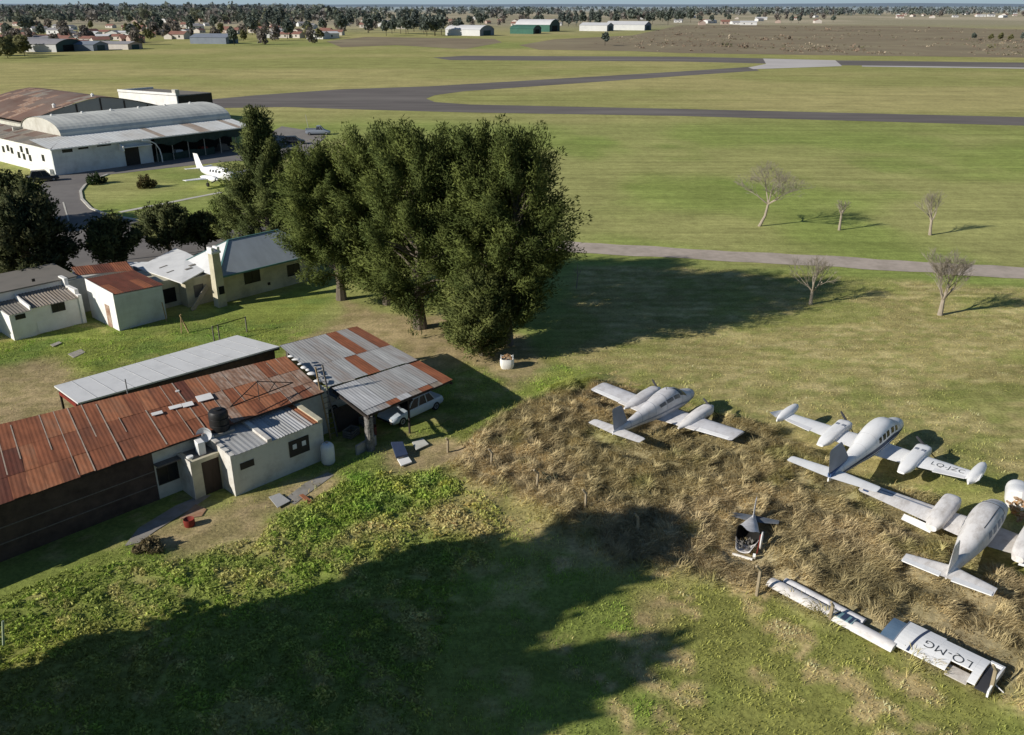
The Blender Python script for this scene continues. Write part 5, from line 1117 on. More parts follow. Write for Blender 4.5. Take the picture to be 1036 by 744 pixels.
# ---- A: grey twin
A_ANG = 46.5
t = thing('derelict_aircraft', 'dull grey twin engined low wing aircraft nearest the carport in dry grass', 'aircraft', (10.25,50.3,0), R(A_ANG), DEREL)
fA = Fus([(2.55,1.25,.12,.12,2),(2.3,1.27,.33,.28,2.2),(1.7,1.3,.5,.42,2.3),(1.05,1.36,.6,.53,2.4),(.45,1.52,.64,.72,2.5),(-.3,1.62,.66,.84,2.5),(-1.3,1.6,.63,.8,2.5),(-2.3,1.52,.52,.66,2.4),(-3.4,1.45,.36,.48,2.2),(-4.6,1.4,.22,.32,2.1),(-5.8,1.4,.1,.2,2),(-6.15,1.4,.04,.12,2)])
mb = MB(); fA.mesh(mb); fo = mb.build('fuselage', M['plane_grey'], t, True)
mb = MB(); fA.patch(mb, .15, 1.0, 28, 86, nx=6, na=6, skew=-.35); fA.patch(mb, .15, 1.0, 152, 94, nx=6, na=6, skew=-.35); mb.build('windscreen', M['glass'], fo)
for s_ in (0, 1):
    for x0, x1 in ((-.55,.1),(-1.3,-.65),(-1.95,-1.4)):
        mb = MB(); a0, a1 = (16,36) if s_ == 0 else (164,144); fA.patch(mb, x0, x1, a0, a1, skew=-.1); mb.build('window', M['dusty_glass'], fo)
mb = MB(); fA.patch(mb, 2.3, -5.5, -6, -14, nx=30, na=2); fA.patch(mb, 2.3, -5.5, 186, 194, nx=30, na=2); mb.build('stripe', M['plane_grey_fin_shade'], fo)
sA = [(0,.25,2.2,.86,.15),(2.0,.15,1.85,.92,.15),(5.2,.05,1.65,1.08,.14),(5.36,-.05,1.45,1.1,.1)]
for s_ in (1,-1):
    mb = MB(); wing(mb, [(y*s_,x,c,z,th) for y,x,c,z,th in sA]); wo = mb.build('wing', M['plane_grey'], t, True)
    mb = MB(); mb.hexa(*[[(xx, s_*yy, wing_z(sA, xx, yy)+dz) for xx, yy in ((-1.28,3.0),(-1.28,5.1),(-1.27-.28,5.1),(-1.3-.34,3.0))] for dz in (-.03,.012)]); mb.build('aileron', M['plane_white'], wo)
    mb = MB(); mb.hexa(*[[(xx, s_*yy, wing_z(sA, max(xx,-1.6), yy)+dz) for xx, yy in ((-1.45,.7),(-1.38,2.9),(-1.72,2.9),(-1.86,.7))] for dz in (-.03,.012)]); mb.build('flap', M['plane_dirty'], wo)
    nacelle(t, 2.05*s_, [(1.45,1.12,.28,.22,2.8),(1.28,1.12,.38,.29,2.8),(.7,1.12,.42,.33,2.8),(-.4,1.09,.40,.32,2.4),(-1.4,1.02,.3,.22,2.2),(-2.2,.98,.06,.05,2)], 'plane_grey' if s_ > 0 else 'plane_dirty', (.8, 48 if s_ > 0 else 35))
for s_ in (1,-1):
    mb = MB(); wing(mb, [(0,-5.25,1.0,1.42,.1),(1.75*s_,-5.4,.75,1.45,.09),(1.9*s_,-5.5,.6,1.45,.06)]); mb.build('tailplane', M['plane_dirty'], t, True)
mb = MB(); fin(mb, [(1.45,-4.1,1.9,.07,0),(1.75,-4.75,1.35,.08,0),(2.95,-5.35,.95,.08,0),(3.03,-5.55,.7,.05,0)]); fo2 = mb.build('fin', M['plane_grey_fin_shade'], t, True)  # grey-blue here is the shade of the fin's unlit side, painted on
mb = MB(); [fA.patch(mb, q, q+.025, -20, 200, nx=1, na=22, off=.006) for q in (1.7,.35,-1.35,-2.4,-3.6,-4.6)]; mb.build('seam', M['plane_grey_fin_shade'], fo)
mb = MB(); mb.tube([(-.6,0,2.45),(-.75,0,2.8)], .02, 5); mb.build('antenna', M['prop'], fo)

# ---- B: white twin with tip tanks
t = thing('derelict_aircraft', 'bright white twin engined aircraft with wing tip tanks and registration LQ-JZC', 'aircraft', (21.4,44.95,0), R(47), DEREL)
fB = Fus([(3.75,1.3,.1,.1,2),(3.5,1.32,.32,.27,2.1),(2.9,1.38,.5,.44,2.2),(2.1,1.44,.6,.56,2.4),(1.45,1.6,.66,.74,2.5),(.7,1.72,.7,.86,2.5),(-.8,1.72,.7,.86,2.5),(-1.8,1.66,.62,.74,2.4),(-3.0,1.58,.46,.54,2.3),(-4.6,1.52,.28,.36,2.1),(-6.0,1.5,.12,.22,2),(-6.5,1.5,.04,.12,2)])
mb = MB(); fB.mesh(mb); fo = mb.build('fuselage', M['plane_white'], t, True)
mb = MB(); fB.patch(mb, 1.35, 2.15, 30, 88, nx=6, na=6, skew=-.35); fB.patch(mb, 1.35, 2.15, 150, 92, nx=6, na=6, skew=-.35); mb.build('windscreen', M['white_paint'], fo)
for s_ in (0, 1):
    for x0, x1 in ((1.0,1.45),(.3,.75),(-.35,.02),(-.85,-.5),(-1.3,-1.02)):
        mb = MB(); a0, a1 = (10,34) if s_ else (170,146); fB.patch(mb, x0, x1, a0, a1) if not s_ else fB.patch(mb, x0, x1, a0, a1); mb.build('window', M['glass'], fo)
mb = MB()
for a0, a1 in ((2,-12),(178,192)): fB.patch(mb, 3.2, -6.3, a0, a1, nx=40, na=3)
mb.build('stripe', M['navy'], fo)
mb = MB()
for a0, a1 in ((-18,-25),(198,205)): fB.patch(mb, 2.6, -6.2, a0, a1, nx=40, na=2)
mb.build('stripe', M['stripe_blue'], fo)
mb = MB(); [fB.patch(mb, q, q+.022, -20, 200, nx=1, na=22, off=.006) for q in (2.95,2.2,-1.6,-2.7,-3.8,-5.0)]; mb.build('seam', M['plane_grey'], fo)
sB = [(0,1.0,2.1,.95,.15),(2.2,.7,1.75,1.05,.14),(5.3,.25,1.15,1.27,.13)]
for s_ in (1,-1):
    sec = [(y*s_,x,c,z,th) for y,x,c,z,th in sB]
    mb = MB(); wing(mb, sec); wo = mb.build('wing', M['plane_white'], t, True)
    mb = MB()
    for a, b in (((-.62,2.9),(-.73,5.25)),): mb.hexa(*[[(xx, s_*yy, wing_z(sB, xx, yy)+dz) for xx, yy in ((-.66,3.6),(-.66,5.2),(-.9,5.2),(-1.08,3.6))] for dz in (-.03,.01)])
    mb.build('aileron', M['white_paint'], wo)
    nacelle(t, 2.35*s_, [(1.5,1.14,.34,.2,4),(1.38,1.14,.4,.26,4),(.5,1.16,.41,.3,4),(-.7,1.14,.4,.29,3.4),(-1.6,1.1,.36,.22,3),(-2.3,1.1,.2,.06,2.6)], 'plane_white', (.85, 38 if s_ < 0 else 50))
    f_ = Fus([(1.4,1.42,.05,.05,2),(1.1,1.4,.2,.2,2),(.5,1.36,.3,.3,2),(-.3,1.33,.31,.31,2),(-1.0,1.32,.2,.22,2),(-1.45,1.34,.04,.08,2)])
    mb = MB(); f_.mesh(mb, n=18); mb.v = [(p[0], p[1]+5.55*s_, p[2]+.0) for p in mb.v]; to_ = mb.build('tip_tank', M['plane_white'], t, True)
    mb = MB(); mb.hexa([(.2,5.72*s_-.01,1.32),(-1.1,5.8*s_-.01,1.34),(-1.1,5.8*s_+.01,1.34),(.2,5.72*s_+.01,1.32)],[(-.1,5.85*s_-.01,1.5),(-1.5,6.05*s_-.01,1.75),(-1.5,6.05*s_+.01,1.75),(-.1,5.85*s_+.01,1.5)]); mb.build('tank_fin', M['plane_white'], to_)
    mb = MB(); mb.box(.35,.62,2.35*s_-.28,2.35*s_-.08,1.44,1.475); mb.box(.35,.62,2.35*s_+.08,2.35*s_+.28,1.44,1.475); mb.build('louvre', M['plane_grey_fin_shade'], wo)
secR = [(-y,x,c,z,th) for y,x,c,z,th in sB]
lettering('LQ-JZC', .66, t, M['letter'], lambda a, b: (b*.85-.28+ -.03*a, -4.15-a*.80, wing_z(secR, b*.85-.28, -4.15-a*.80)+.016), spacing=1.08)
for s_ in (1,-1):
    mb = MB(); wing(mb, [(0,-5.3,1.15,1.62,.1),(2.4*s_,-5.62,.72,1.68,.09),(2.5*s_,-5.72,.55,1.68,.06)]); tp = mb.build('tailplane', M['plane_white'], t, True)
mb = MB(); fin(mb, [(1.55,-3.1,3.3,.05,0),(1.9,-4.0,2.55,.06,0),(3.3,-5.3,1.55,.07,0),(3.4,-5.5,1.25,.05,0)]); fo2 = mb.build('fin', M['plane_grey_fin_shade'], t, True)  # white fin coloured grey-blue for its shaded side
mb = MB(); mb.hexa([(-4.3,-.085,1.72),(-6.42,-.085,1.62),(-6.42,.085,1.62),(-4.3,.085,1.72)],[(-4.3,-.085,1.9),(-6.44,-.085,1.86),(-6.44,.085,1.86),(-4.3,.085,1.9)]); mb.build('stripe', M['stripe_blue'], fo2)

# ---- C: dirty white twin lower right
t = thing('derelict_aircraft', 'dirty white twin engined aircraft with weathered wings at the right edge', 'aircraft', (22.95,35.75,0), R(48), DEREL)
fC = Fus([(3.35,1.2,.12,.1,2),(3.15,1.22,.4,.3,2.2),(2.5,1.28,.58,.48,2.4),(1.7,1.4,.66,.66,2.5),(.8,1.48,.7,.78,2.5),(-.6,1.48,.68,.76,2.5),(-1.8,1.44,.56,.64,2.4),(-3.0,1.38,.38,.46,2.2),(-4.2,1.34,.2,.3,2.1),(-5.0,1.32,.08,.16,2),(-5.2,1.32,.04,.08,2)])
mb = MB(); fC.mesh(mb); fo = mb.build('fuselage', M['plane_dirty'], t, True)
mb = MB(); fC.patch(mb, 1.5, 2.35, 35, 145, nx=6, na=10); mb.build('windscreen', M['plane_grey'], fo)
mb = MB(); fC.patch(mb, 1.42, 1.5, 20, 160, nx=1, na=14, off=.012); fC.patch(mb, 2.38, 2.44, 10, 170, nx=1, na=14, off=.012); fC.patch(mb, -1.2, 1.4, 116, 119, nx=10, na=1, off=.012); mb.build('seam', M['prop'], fo)
for s_ in (0, 1):
    for x0, x1 in ((.75,1.25),(.1,.55),(-.55,-.1),(-1.1,-.75)):
        mb = MB(); a0, a1 = (4,30) if s_ else (176,150); fC.patch(mb, x0, x1, a0, a1); mb.build('window', M['plane_grey_fin_shade'], fo)
sC = [(0,1.75,2.3,.8,.15),(1.9,1.5,1.85,.86,.15),(5.9,1.2,1.15,1.06,.12),(6.05,1.05,.9,1.08,.08)]
for s_ in (1,-1):
    mb = MB(); wing(mb, [(y*s_,x,c,z,th) for y,x,c,z,th in sC]); wo = mb.build('wing', M['plane_dirtier' if s_ < 0 else 'plane_dirty'], t, True)
    mb = MB(); mb.hexa(*[[(xx, s_*yy, wing_z(sC, xx, yy)+dz) for xx, yy in ((1.0,2.5),(.92,5.6),(.8,5.6),(.84,2.5))] for dz in (-.02,.006)]); mb.build('leading_strip', M['plane_grey_fin_shade'], wo)
    mb = MB(); mb.hexa([(-.3,2.0*s_-.0,.7),(-.15,3.5*s_,.75),(-.5,3.5*s_,.62),(-.7,2.0*s_,.55)],[(-.3,2.0*s_,.74),(-.15,3.5*s_,.79),(-.5,3.5*s_,.65),(-.7,2.0*s_,.58)]); mb.build('flap', M['plane_white'], wo)
    mb = MB(); mb.hexa(*[[(xx, s_*yy, wing_z(sC, xx, yy)+dz) for xx, yy in ((1.0,5.55),(.98,5.85),(.2,5.85),(.2,5.55))] for dz in (-.02,.008)]); mb.build('wing_band', M['stripe_blue'], wo)
    nacelle(t, 1.95*s_, [(2.5,1.06,.38,.29,3.4),(2.36,1.06,.43,.34,3.4),(1.6,1.08,.46,.37,3.2),(.4,1.06,.45,.35,3),(-.5,1.02,.38,.28,2.6),(-.95,.98,.26,.16,2.4)], 'plane_dirty')
mb = MB(); wing(mb, [(-1.95,-4.55,.75,1.36,.09),(0,-4.15,1.15,1.38,.1),(1.95,-4.55,.75,1.36,.09)]); tp = mb.build('tailplane', M['plane_dirty'], t, True)
mb = MB()
for s_ in (1,-1): mb.hexa(*[[(xx, s_*yy, 1.375+dz) for xx, yy in ((-5.0,.25),(-5.02,1.9),(-5.33,1.9),(-5.4,.25))] for dz in (-.02,.03)])
mb.build('elevator', M['plane_white'], tp)
mb = MB(); fin(mb, [(1.4,-3.1,2.0,.08,0),(1.75,-3.7,1.35,.09,0),(2.75,-4.1,.85,.1,0),(2.82,-4.2,.65,.06,0)]); mb.build('fin', M['plane_dirty'], t, True)

# ---- D: broken cowl at the right edge
t = thing('engine_cowl', 'broken white engine cowl with rusty innards cut by the right picture edge', 'engine cowl', (26.95,39.55,0), R(62), None)
f_ = Fus([(1.5,.85,.12,.12,2),(1.2,.85,.45,.4,2.2),(.3,.88,.6,.55,2.4),(-.5,.9,.6,.58,2.4),(-.6,.9,.58,.56,2.4)])
mb = MB(); f_.mesh(mb, n=22); mb.build('shell', M['plane_white'], t, True)
mb = MB(); rnd = random.Random(14)
for k in range(22): c = Vector((-.6-rnd.uniform(0,.9), rnd.uniform(-.4,.4), rnd.uniform(.35,1.15))); mb.beam(c, c+Vector((rnd.uniform(-.4,.1), rnd.uniform(-.3,.3), rnd.uniform(-.3,.2))), rnd.uniform(.06,.2), rnd.uniform(.05,.14))
mb.build('engine', M['orange_bits'], t)
mb = MB(); f2 = Fus([(-.55,.95,.62,.6,2.4),(-1.3,.9,.5,.5,2.4)]); f2.patch(mb, -.6, -1.35, 95, 190, nx=4, na=8); mb.build('panel', M['plane_dirty'], t)

# ---- E: wrecked fuselage with its tail
t = thing('wrecked_fuselage', 'wrecked aircraft tail section with its cabin torn open towards the camera', 'aircraft', (12.0,36.8,-.22), R(-114)); t.scale = (.9,.9,.9)
fE = [(-1.45,.95,.07,.12,2),(-.9,.97,.22,.26,2.1),(-.2,.98,.42,.46,2.2),(.5,.98,.6,.6,2.3),(.75,.98,.66,.64,2.3)]
FE = Fus(fE); mb = MB()
rg = [ring_at(p, 28) for p in FE.d]
cutx = lambda p: (p[0] + (max(0, p[0]-.1)/.65)*(.38*math.sin(p[1]*4.1+1)*(p[2] > .9) + .28*(p[2]-.98)), p[1], p[2])
rg = [[cutx(p) for p in r] for r in rg]; mb.loft(rg, 0, True, False)
inn = [[(p[0]-.01, p[1]*.95, (p[2]-.98)*.95+.98) for p in r] for r in rg[::-1]][:34]; mb.loft([rg[-1]]+inn, 1, False, True)
mb.build('fuselage', [M['plane_grey'], M['dark']], t, True)
mb = MB(); b0 = 0     # belly pan and one side still standing in front of the break
for i in range(9):
    x = .74+1.35*i/8; h = .60*(1-(i/8)*.5)
    mb.v += [(x, (.66-.03*i)*math.cos(a), .98+h*math.sin(a)) for a in np.linspace(R(200), R(352 if i < 4 else 335), 15)]
for i in range(8):
    for j in range(14): mb.f.append((i*15+j, i*15+j+1, (i+1)*15+j+1, (i+1)*15+j)); mb.m.append(0)
o = mb.build('belly', M['plane_dirty'], t, True); md = o.modifiers.new('shell', 'SOLIDIFY'); md.thickness = .02
mb = MB(); mb.loft([[(1.15+.42*math.cos(a)*s_, .76+k, 1.12+.52*math.sin(a)*s_) for a in np.linspace(0,2*PI,19)[:-1]] for k, s_ in ((0,.9),(.02,1),(.06,1),(.08,.9))]); mb.build('door_panel', M['whitewash'], t, True)
mb = MB(); mb.beam((.95,.70,1.35),(1.75,.70,.62),.04,.1); mb.build('torn_strip', M['red'], t)
mb = MB(); mb.beam((2.0,-.55,.42),(2.15,.55,.46),.07,.12); mb.beam((1.9,.6,.42),(2.15,.62,.75),.14,.2); mb.build('sill', M['whitewash'], t)
mb = MB(); rnd = random.Random(21)
for k in range(30): c = Vector((rnd.uniform(.8,2.0), rnd.uniform(-.45,.4), rnd.uniform(.45,.72))); mb.beam(c, c+Vector((rnd.uniform(-.25,.25), rnd.uniform(-.25,.25), rnd.uniform(0,.25))), rnd.uniform(.03,.12), rnd.uniform(.02,.08))
mb.build('debris', M['scrap'], t)
for s_ in (1,-1):
    mb = MB(); wing(mb, [(0,-.7,.75,1.0,.09),(1.4*s_,-1.0,.42,1.04 if s_ > 0 else .92,.08)]); mb.build('tailplane', M['wreck_blue'], t, True)
mb = MB(); fin(mb, [(1.0,-.45,1.15,.08,0),(1.3,-.8,.85,.09,0),(2.15,-1.15,.5,.09,0)]); mb.build('fin', M['plane_grey'], t, True)

# ---- F: detached wing and lettered wing panel
a, b = Vector((*G(781,588,.35),.3)), Vector((*G(907,655,.35),.34))
t = thing('torn_wing', 'long narrow torn wing lying in grass along the fence line', 'wing', a, math.atan2(b.y-a.y, b.x-a.x)); L_ = (b-a).length
def plank_wing(nm, y0, y1, x0, x1, z, mat, par, th=.16):
    mb = MB(); rings = []
    for x, k in ((x0,.85),(x0+.4,1),(x1,1.0)):
        w_ = (y1-y0); rings.append([(x, y0, z), (x, y0+w_*.25, z+th*.8*k), (x, y0+w_*.6, z+th*k), (x, y0+w_*.9, z+th*.6*k), (x, y1, z), (x, (y0+y1)/2, z-.08)])
    mb.loft(rings); return mb.build(nm, M[mat], par, True)
p_ = plank_wing('skin', -.55, .16, 0, L_, .1, 'plane_dirty', t, .2); plank_wing('rear_skin', .22, .66, .4, L_*.72, .08, 'plane_grey', t, .14)
mb = MB(); mb.box(.3, L_*.7, .16, .22, .0, .16); mb.build('spar', M['prop'], t)
for k, (q0, q1, mt) in enumerate(((.56,.575,'navy'),(.60,.64,'navy'),(.66,.68,'navy'),(.55,.69,'teal_paint'))):
    mb = MB(); z_ = .318 if k < 3 else .31; mb.box(L_*q0, L_*q1, -.35, .06, z_-.14, z_); mb.build('band', M[mt], t)
c0, c1, c2, c3 = [Vector((*G(u, v, z), z)) for u, v, z in ((921,630,.62),(1017,676,.62),(1003,702,.5),(904,653,.5))]
ex = ((c1-c0)+(c2-c3)); LX = ex.length/2; ex.z = 0; ang = math.atan2(ex.y, ex.x); CH = ((c3-c0).length+(c2-c1).length)/2
t = thing('lettered_wing', 'detached white wing panel marked LQ-MG upside down, lying by the fence', 'wing', (c0.x, c0.y, 0), ang)
# local x along the panel, -y towards the camera; upper skin gently curved
def fz(y): q = (-y)/CH; return .66-.12*q+.10*math.sin(PI*min(1,max(0,q)))
def skin(nm, x0, x1, q0, q1, mat, par, off=0.0, thick=.05):
    mb = MB(); n = 8; b0 = 0
    for x in (x0, x1):
        mb.v += [(x, -CH*(q0+(q1-q0)*k/n), fz(-CH*(q0+(q1-q0)*k/n))+off) for k in range(n+1)]
        mb.v += [(x, -CH*(q0+(q1-q0)*k/n), fz(-CH*(q0+(q1-q0)*k/n))+off-thick) for k in range(n+1)]
    m_ = n+1
    for k in range(n): mb.f += [(k, 2*m_+k, 2*m_+k+1, k+1), (m_+k, m_+k+1, 3*m_+k+1, 3*m_+k)]; mb.m += [0,0]
    for i in range(2): mb.f.append(tuple(i*2*m_+k for k in range(m_))+tuple(i*2*m_+m_+k for k in range(m_))[::-1]); mb.m.append(0)
    mb.f += [(0, m_, 3*m_, 2*m_), (n, 2*m_+n, 3*m_+n, m_+n)]; mb.m += [0,0]
    return mb.build(nm, M[mat], par, False)
wp = skin('skin', .0, LX*.40, .0, 1.0, 'plane_white', t); skin('skin', LX*.40+.004, LX*.56, .06, 1.0, 'plane_white', t); skin('skin', LX*.56+.004, LX*.78, .06, .66, 'plane_white', t); skin('skin', LX*.78+.004, LX*.86, .06, 1.0, 'plane_white', t)
skin('tip', -.62, -.03, .1, .95, 'steel_blue', t, -.06, .3); skin('rib', -.03, .0, .0, 1.0, 'plane_grey_fin_shade', t, .02, .3)
skin('front_face', .0, LX, .06, .1, 'plane_dirty', t, -.055, .3)
skin('end_frame', LX*.98, LX, .0, 1.0, 'plane_white', t, .0, .3); skin('frame_edge', LX*.86+.004, LX*.98, .0, .08, 'plane_white', t); skin('bay_floor', LX*.86, LX*.98, .05, 1.0, 'prop', t, -.12); skin('bay_floor', LX*.56, LX*.78, .66, .98, 'plane_dirtier', t, -.22)
mb = MB(); b0 = 0; n = 10
for k in range(n+1):
    q = .0+1.0*k/n; y = -CH*q; x = .62-.18*math.sin(PI*.5*q)+.12; mb.v += [(x, y, fz(y)+.012), (x+.11, y, fz(y)+.012)]
for k in range(n): mb.f.append((2*k, 2*k+2, 2*k+3, 2*k+1)); mb.m.append(0)
mb.build('stripe', M['navy'], t)
lettering('LQ-MG', .62, t, M['letter'], lambda a_, b_: (LX*.50-a_*.95, -CH*.52-b_*1.0, fz(-CH*.52-b_)+.014), spacing=1.05)
mb = MB(); mb.tube([(LX-.02,-CH*.6,.45),(LX+.35,-CH*.62,.3)], .03, 5); mb.build('rod', M['plane_grey'], t)

# ---- G: display aircraft on the lawn
p = G(222,179,1.2)
t = thing('display_aircraft', 'small white aircraft with teal nose displayed on the oval lawn', 'aircraft', (p[0],p[1],0), R(-38))
fG = Fus([(4.6,1.5,.1,.1,2),(4.2,1.5,.4,.36,2),(3.2,1.55,.6,.6,2.2),(2.0,1.75,.75,.85,2.3),(.5,1.8,.8,.92,2.3),(-1.5,1.75,.75,.85,2.3),(-3.2,1.75,.5,.6,2.2),(-4.8,1.85,.25,.35,2),(-5.6,1.95,.06,.12,2)])
mb = MB(); fG.mesh(mb); fo = mb.build('fuselage', M['plane_white'], t, True)
mb = MB(); fG.patch(mb, 2.1, 2.75, 35, 145, nx=4, na=10); mb.build('windscreen', M['glass'], fo)
mb = MB(); fG.patch(mb, 3.6, 4.58, -180, 180, nx=4, na=24, off=.012); mb.build('nose_cone', M['teal_trim'], fo)
for s_ in (0,1):
    mb = MB()
    for k in range(4): x0 = 1.4-.75*k; fG.patch(mb, x0-.4, x0, 8 if not s_ else 172, 32 if not s_ else 148)
    mb.build('window', M['glass'], fo)
for s_ in (1,-1):
    mb = MB(); wing(mb, [(0,1.3,2.4,1.2,.14),(2.0*s_,1.1,2.0,1.3,.14),(5.9*s_,.6,1.1,1.5,.11)]); mb.build('wing', M['plane_white'], t, True)
    nacelle(t, 2.2*s_, [(2.5,1.4,.3,.26,2.4),(2.2,1.4,.42,.38,2.4),(.8,1.4,.44,.4,2.4),(-1.2,1.35,.2,.2,2),(-1.6,1.35,.05,.05,2)], 'plane_white', (1.1, 80, 3))
    mb = MB(); wing(mb, [(0,-4.3,1.2,2.0,.1),(2.3*s_,-4.8,.75,2.1,.09)]); mb.build('tailplane', M['plane_white'], t, True)
    mb = MB(); mb.tube([(-.2,2.0*s_,1.2),(-.2,2.0*s_,.3)], .06, 6); mb.build('strut', M['steel'], t); mb = MB(); mb.tube([(-.2,2.0*s_-.1,.3),(-.2,2.0*s_+.1,.3)], .3, 14); mb.build('wheel', M['tyre'], t)
mb = MB(); fin(mb, [(1.95,-3.3,2.4,.06,0),(2.4,-4.1,1.75,.07,0),(4.1,-5.1,1.1,.08,0)]); mb.build('fin', M['plane_white'], t, True)
mb = MB(); mb.tube([(3.4,0,1.2),(3.4,0,.25)], .05, 6); mb.build('strut', M['steel'], t); mb = MB(); mb.tube([(3.4,-.08,.25),(3.4,.08,.25)], .25, 14); mb.build('wheel', M['tyre'], t)

# ================================================================== VEHICLES
def make_car(label, cat, name, pos, rz, L_=4.3, W_=1.65, H_=1.38, hood=1.15, boot=.7, mat='car_pale', pickup=False):
    t = thing(name, label, cat, pos, rz); hw = W_/2; belt = .86 if not pickup else 1.08
    def sec(x, z0, z1, w_):   # rounded box section
        return [(x,-w_*.9,z0),(x,-w_,z0+.12),(x,-w_,z1-.14),(x,-w_*.9,z1-.02),(x,-w_*.5,z1),(x,w_*.5,z1),(x,w_*.9,z1-.02),(x,w_,z1-.14),(x,w_,z0+.12),(x,w_*.9,z0)]
    h2 = L_/2; xA = h2-hood; xB = -h2+boot
    mb = MB(); mb.loft([sec(h2,.36,.58,hw*.86),sec(h2-.1,.28,.68,hw*.95),sec(h2-.5,.26,.76,hw),sec(xA,.26,belt,hw),sec((xA+xB)/2,.25,belt+.02,hw*1.01),sec(xB,.26,belt+.02,hw),sec(-h2+.12,.3,belt-.02 if not pickup else belt,hw*.96),sec(-h2,.38,.7,hw*.9)]); body = mb.build('body', M[mat], t, True)
    cb = xB if not pickup else xA-1.5
    r0, r1 = xA-.62, cb+.35 if not pickup else cb+.12
    bot = [(xA,-hw*.92,belt-.03),(xA,hw*.92,belt-.03),(cb,hw*.92,belt-.01),(cb,-hw*.92,belt-.01)]; top = [(r0,-hw*.74,H_),(r0,hw*.74,H_),(r1,hw*.74,H_),(r1,-hw*.74,H_)]
    mb = MB(); mb.hexa(bot[::-1], top[::-1]); gl_ = mb.build('window', M['glass'], t)
    mb = MB(); ov = lambda p: (p[0]*1.0, p[1]*1.03, p[2]+.0)
    mb.hexa([(r0+.05,-hw*.77,H_-.01),(r0+.05,hw*.77,H_-.01),(r1-.05,hw*.77,H_-.01),(r1-.05,-hw*.77,H_-.01)],[(r0-.05,-hw*.7,H_+.05),(r0-.05,hw*.7,H_+.05),(r1+.05,hw*.7,H_+.05),(r1+.05,-hw*.7,H_+.05)]); mb.build('roof', M[mat], t, bevel=.02)
    for s_ in (0,1):
        k0, k1, sg = (1, 2, 1) if s_ else (0, 3, -1)
        for q in (0, .38, .7, 1):
            mb = MB(); mb.beam(Vector(lerp(bot[k0],bot[k1],q))+Vector((0,.012*sg,0)), Vector(lerp(top[k0],top[k1],q))+Vector((0,.014*sg,0)), .085, .055); mb.build('pillar', M[mat], t)
    if pickup:
        mb = MB(); mb.box(-h2+.15,cb-.1,-hw*.85,hw*.85,belt-.35,belt+.03); mb.build('bed', M['dark'], t)
        mb = MB(); mb.box(-h2+.05,cb-.05,-hw*.98,-hw*.88,belt-.1,belt+.14); mb.box(-h2+.05,cb-.05,hw*.88,hw*.98,belt-.1,belt+.14); mb.box(-h2,-h2+.1,-hw*.98,hw*.98,belt-.1,belt+.14); mb.build('bed_side', M[mat], t, bevel=.02)
    for sx in (h2-.78, -h2+.78):
        for s_ in (-1,1):
            mb = MB(); y = s_*(hw-.08); rg = [[(sx+rr*math.cos(a), y+dy, .3+rr*math.sin(a)) for a in np.linspace(0,2*PI,21)[:-1]] for dy, rr in ((-.09,.26),(-.08,.3),(.08,.3),(.095,.26))]; mb.loft(rg); wh = mb.build('wheel', M['tyre'], t, True)
            mb = MB(); rg = [[(sx+rr*math.cos(a), y+s_*dy, .3+rr*math.sin(a)) for a in np.linspace(0,2*PI,17)[:-1]] for dy, rr in ((.08,.19),(.102,.18),(.09,.06),(.1,.02))]; mb.loft(rg); mb.build('rim', M['steel'], wh)
    for s_ in (-1,1):
        mb = MB(); mb.box(h2-.06,h2+.005,s_*hw*.62-.14,s_*hw*.62+.14,.5,.64); mb.build('headlight', M['light_lamp'], t)
        mb = MB(); mb.box(-h2-.012,-h2+.05,s_*hw*.7-.12,s_*hw*.7+.12,.5,.66); mb.build('tail_light', M['red'], t)
    mb = MB(); mb.box(h2-.02,h2+.05,-hw*.84,hw*.84,.36,.46); mb.box(-h2-.05,-h2+.02,-hw*.84,hw*.84,.38,.48); mb.build('bumper', M['frame_dark'], t)
    return t
make_car('pale blue sedan parked under the right half of the carport', 'car', 'parked_car', CFR.W(13.3,1.0,.02), CFR.a+PI+R(4), 4.6, 1.7, 1.38, 1.3, .85, 'car_pale')
make_car('old white car hidden in the dark left bay of the carport', 'car', 'parked_car', CFR.W(11.2,5.6,.0), CFR.a+R(178), 4.1, 1.6, 1.36, 1.1, .5, 'car_white')
make_car('silver pickup truck parked at the far edge of the parking apron', 'pickup truck', 'pickup_truck', (*G(322,136.5),.04), R(8), 5.0, 1.8, 1.75, 1.3, .9, 'car_silver', True)
make_car('dark car parked in the shade beside the pointed evergreen on the apron', 'car', 'parked_car', (*G(297,146),.04), R(10), 4.4, 1.75, 1.45, 1.1, .6, 'car_dark')
make_car('dark car parked in shade at the corner of the white hangar wall', 'car', 'parked_car', (*G(44,183.5),.03), R(30), 4.4, 1.75, 1.6, 1.1, .5, 'car_dark')
t = thing('windsock_pole', 'thin pale mast leaning beside the silver pickup', 'mast', (*G(313,134),0)); mb = MB(); mb.tube([(0,0,-.2),(-.5,0,3.6)], [.06,.04], 6); mb.build('pole', M['kerb'], t)

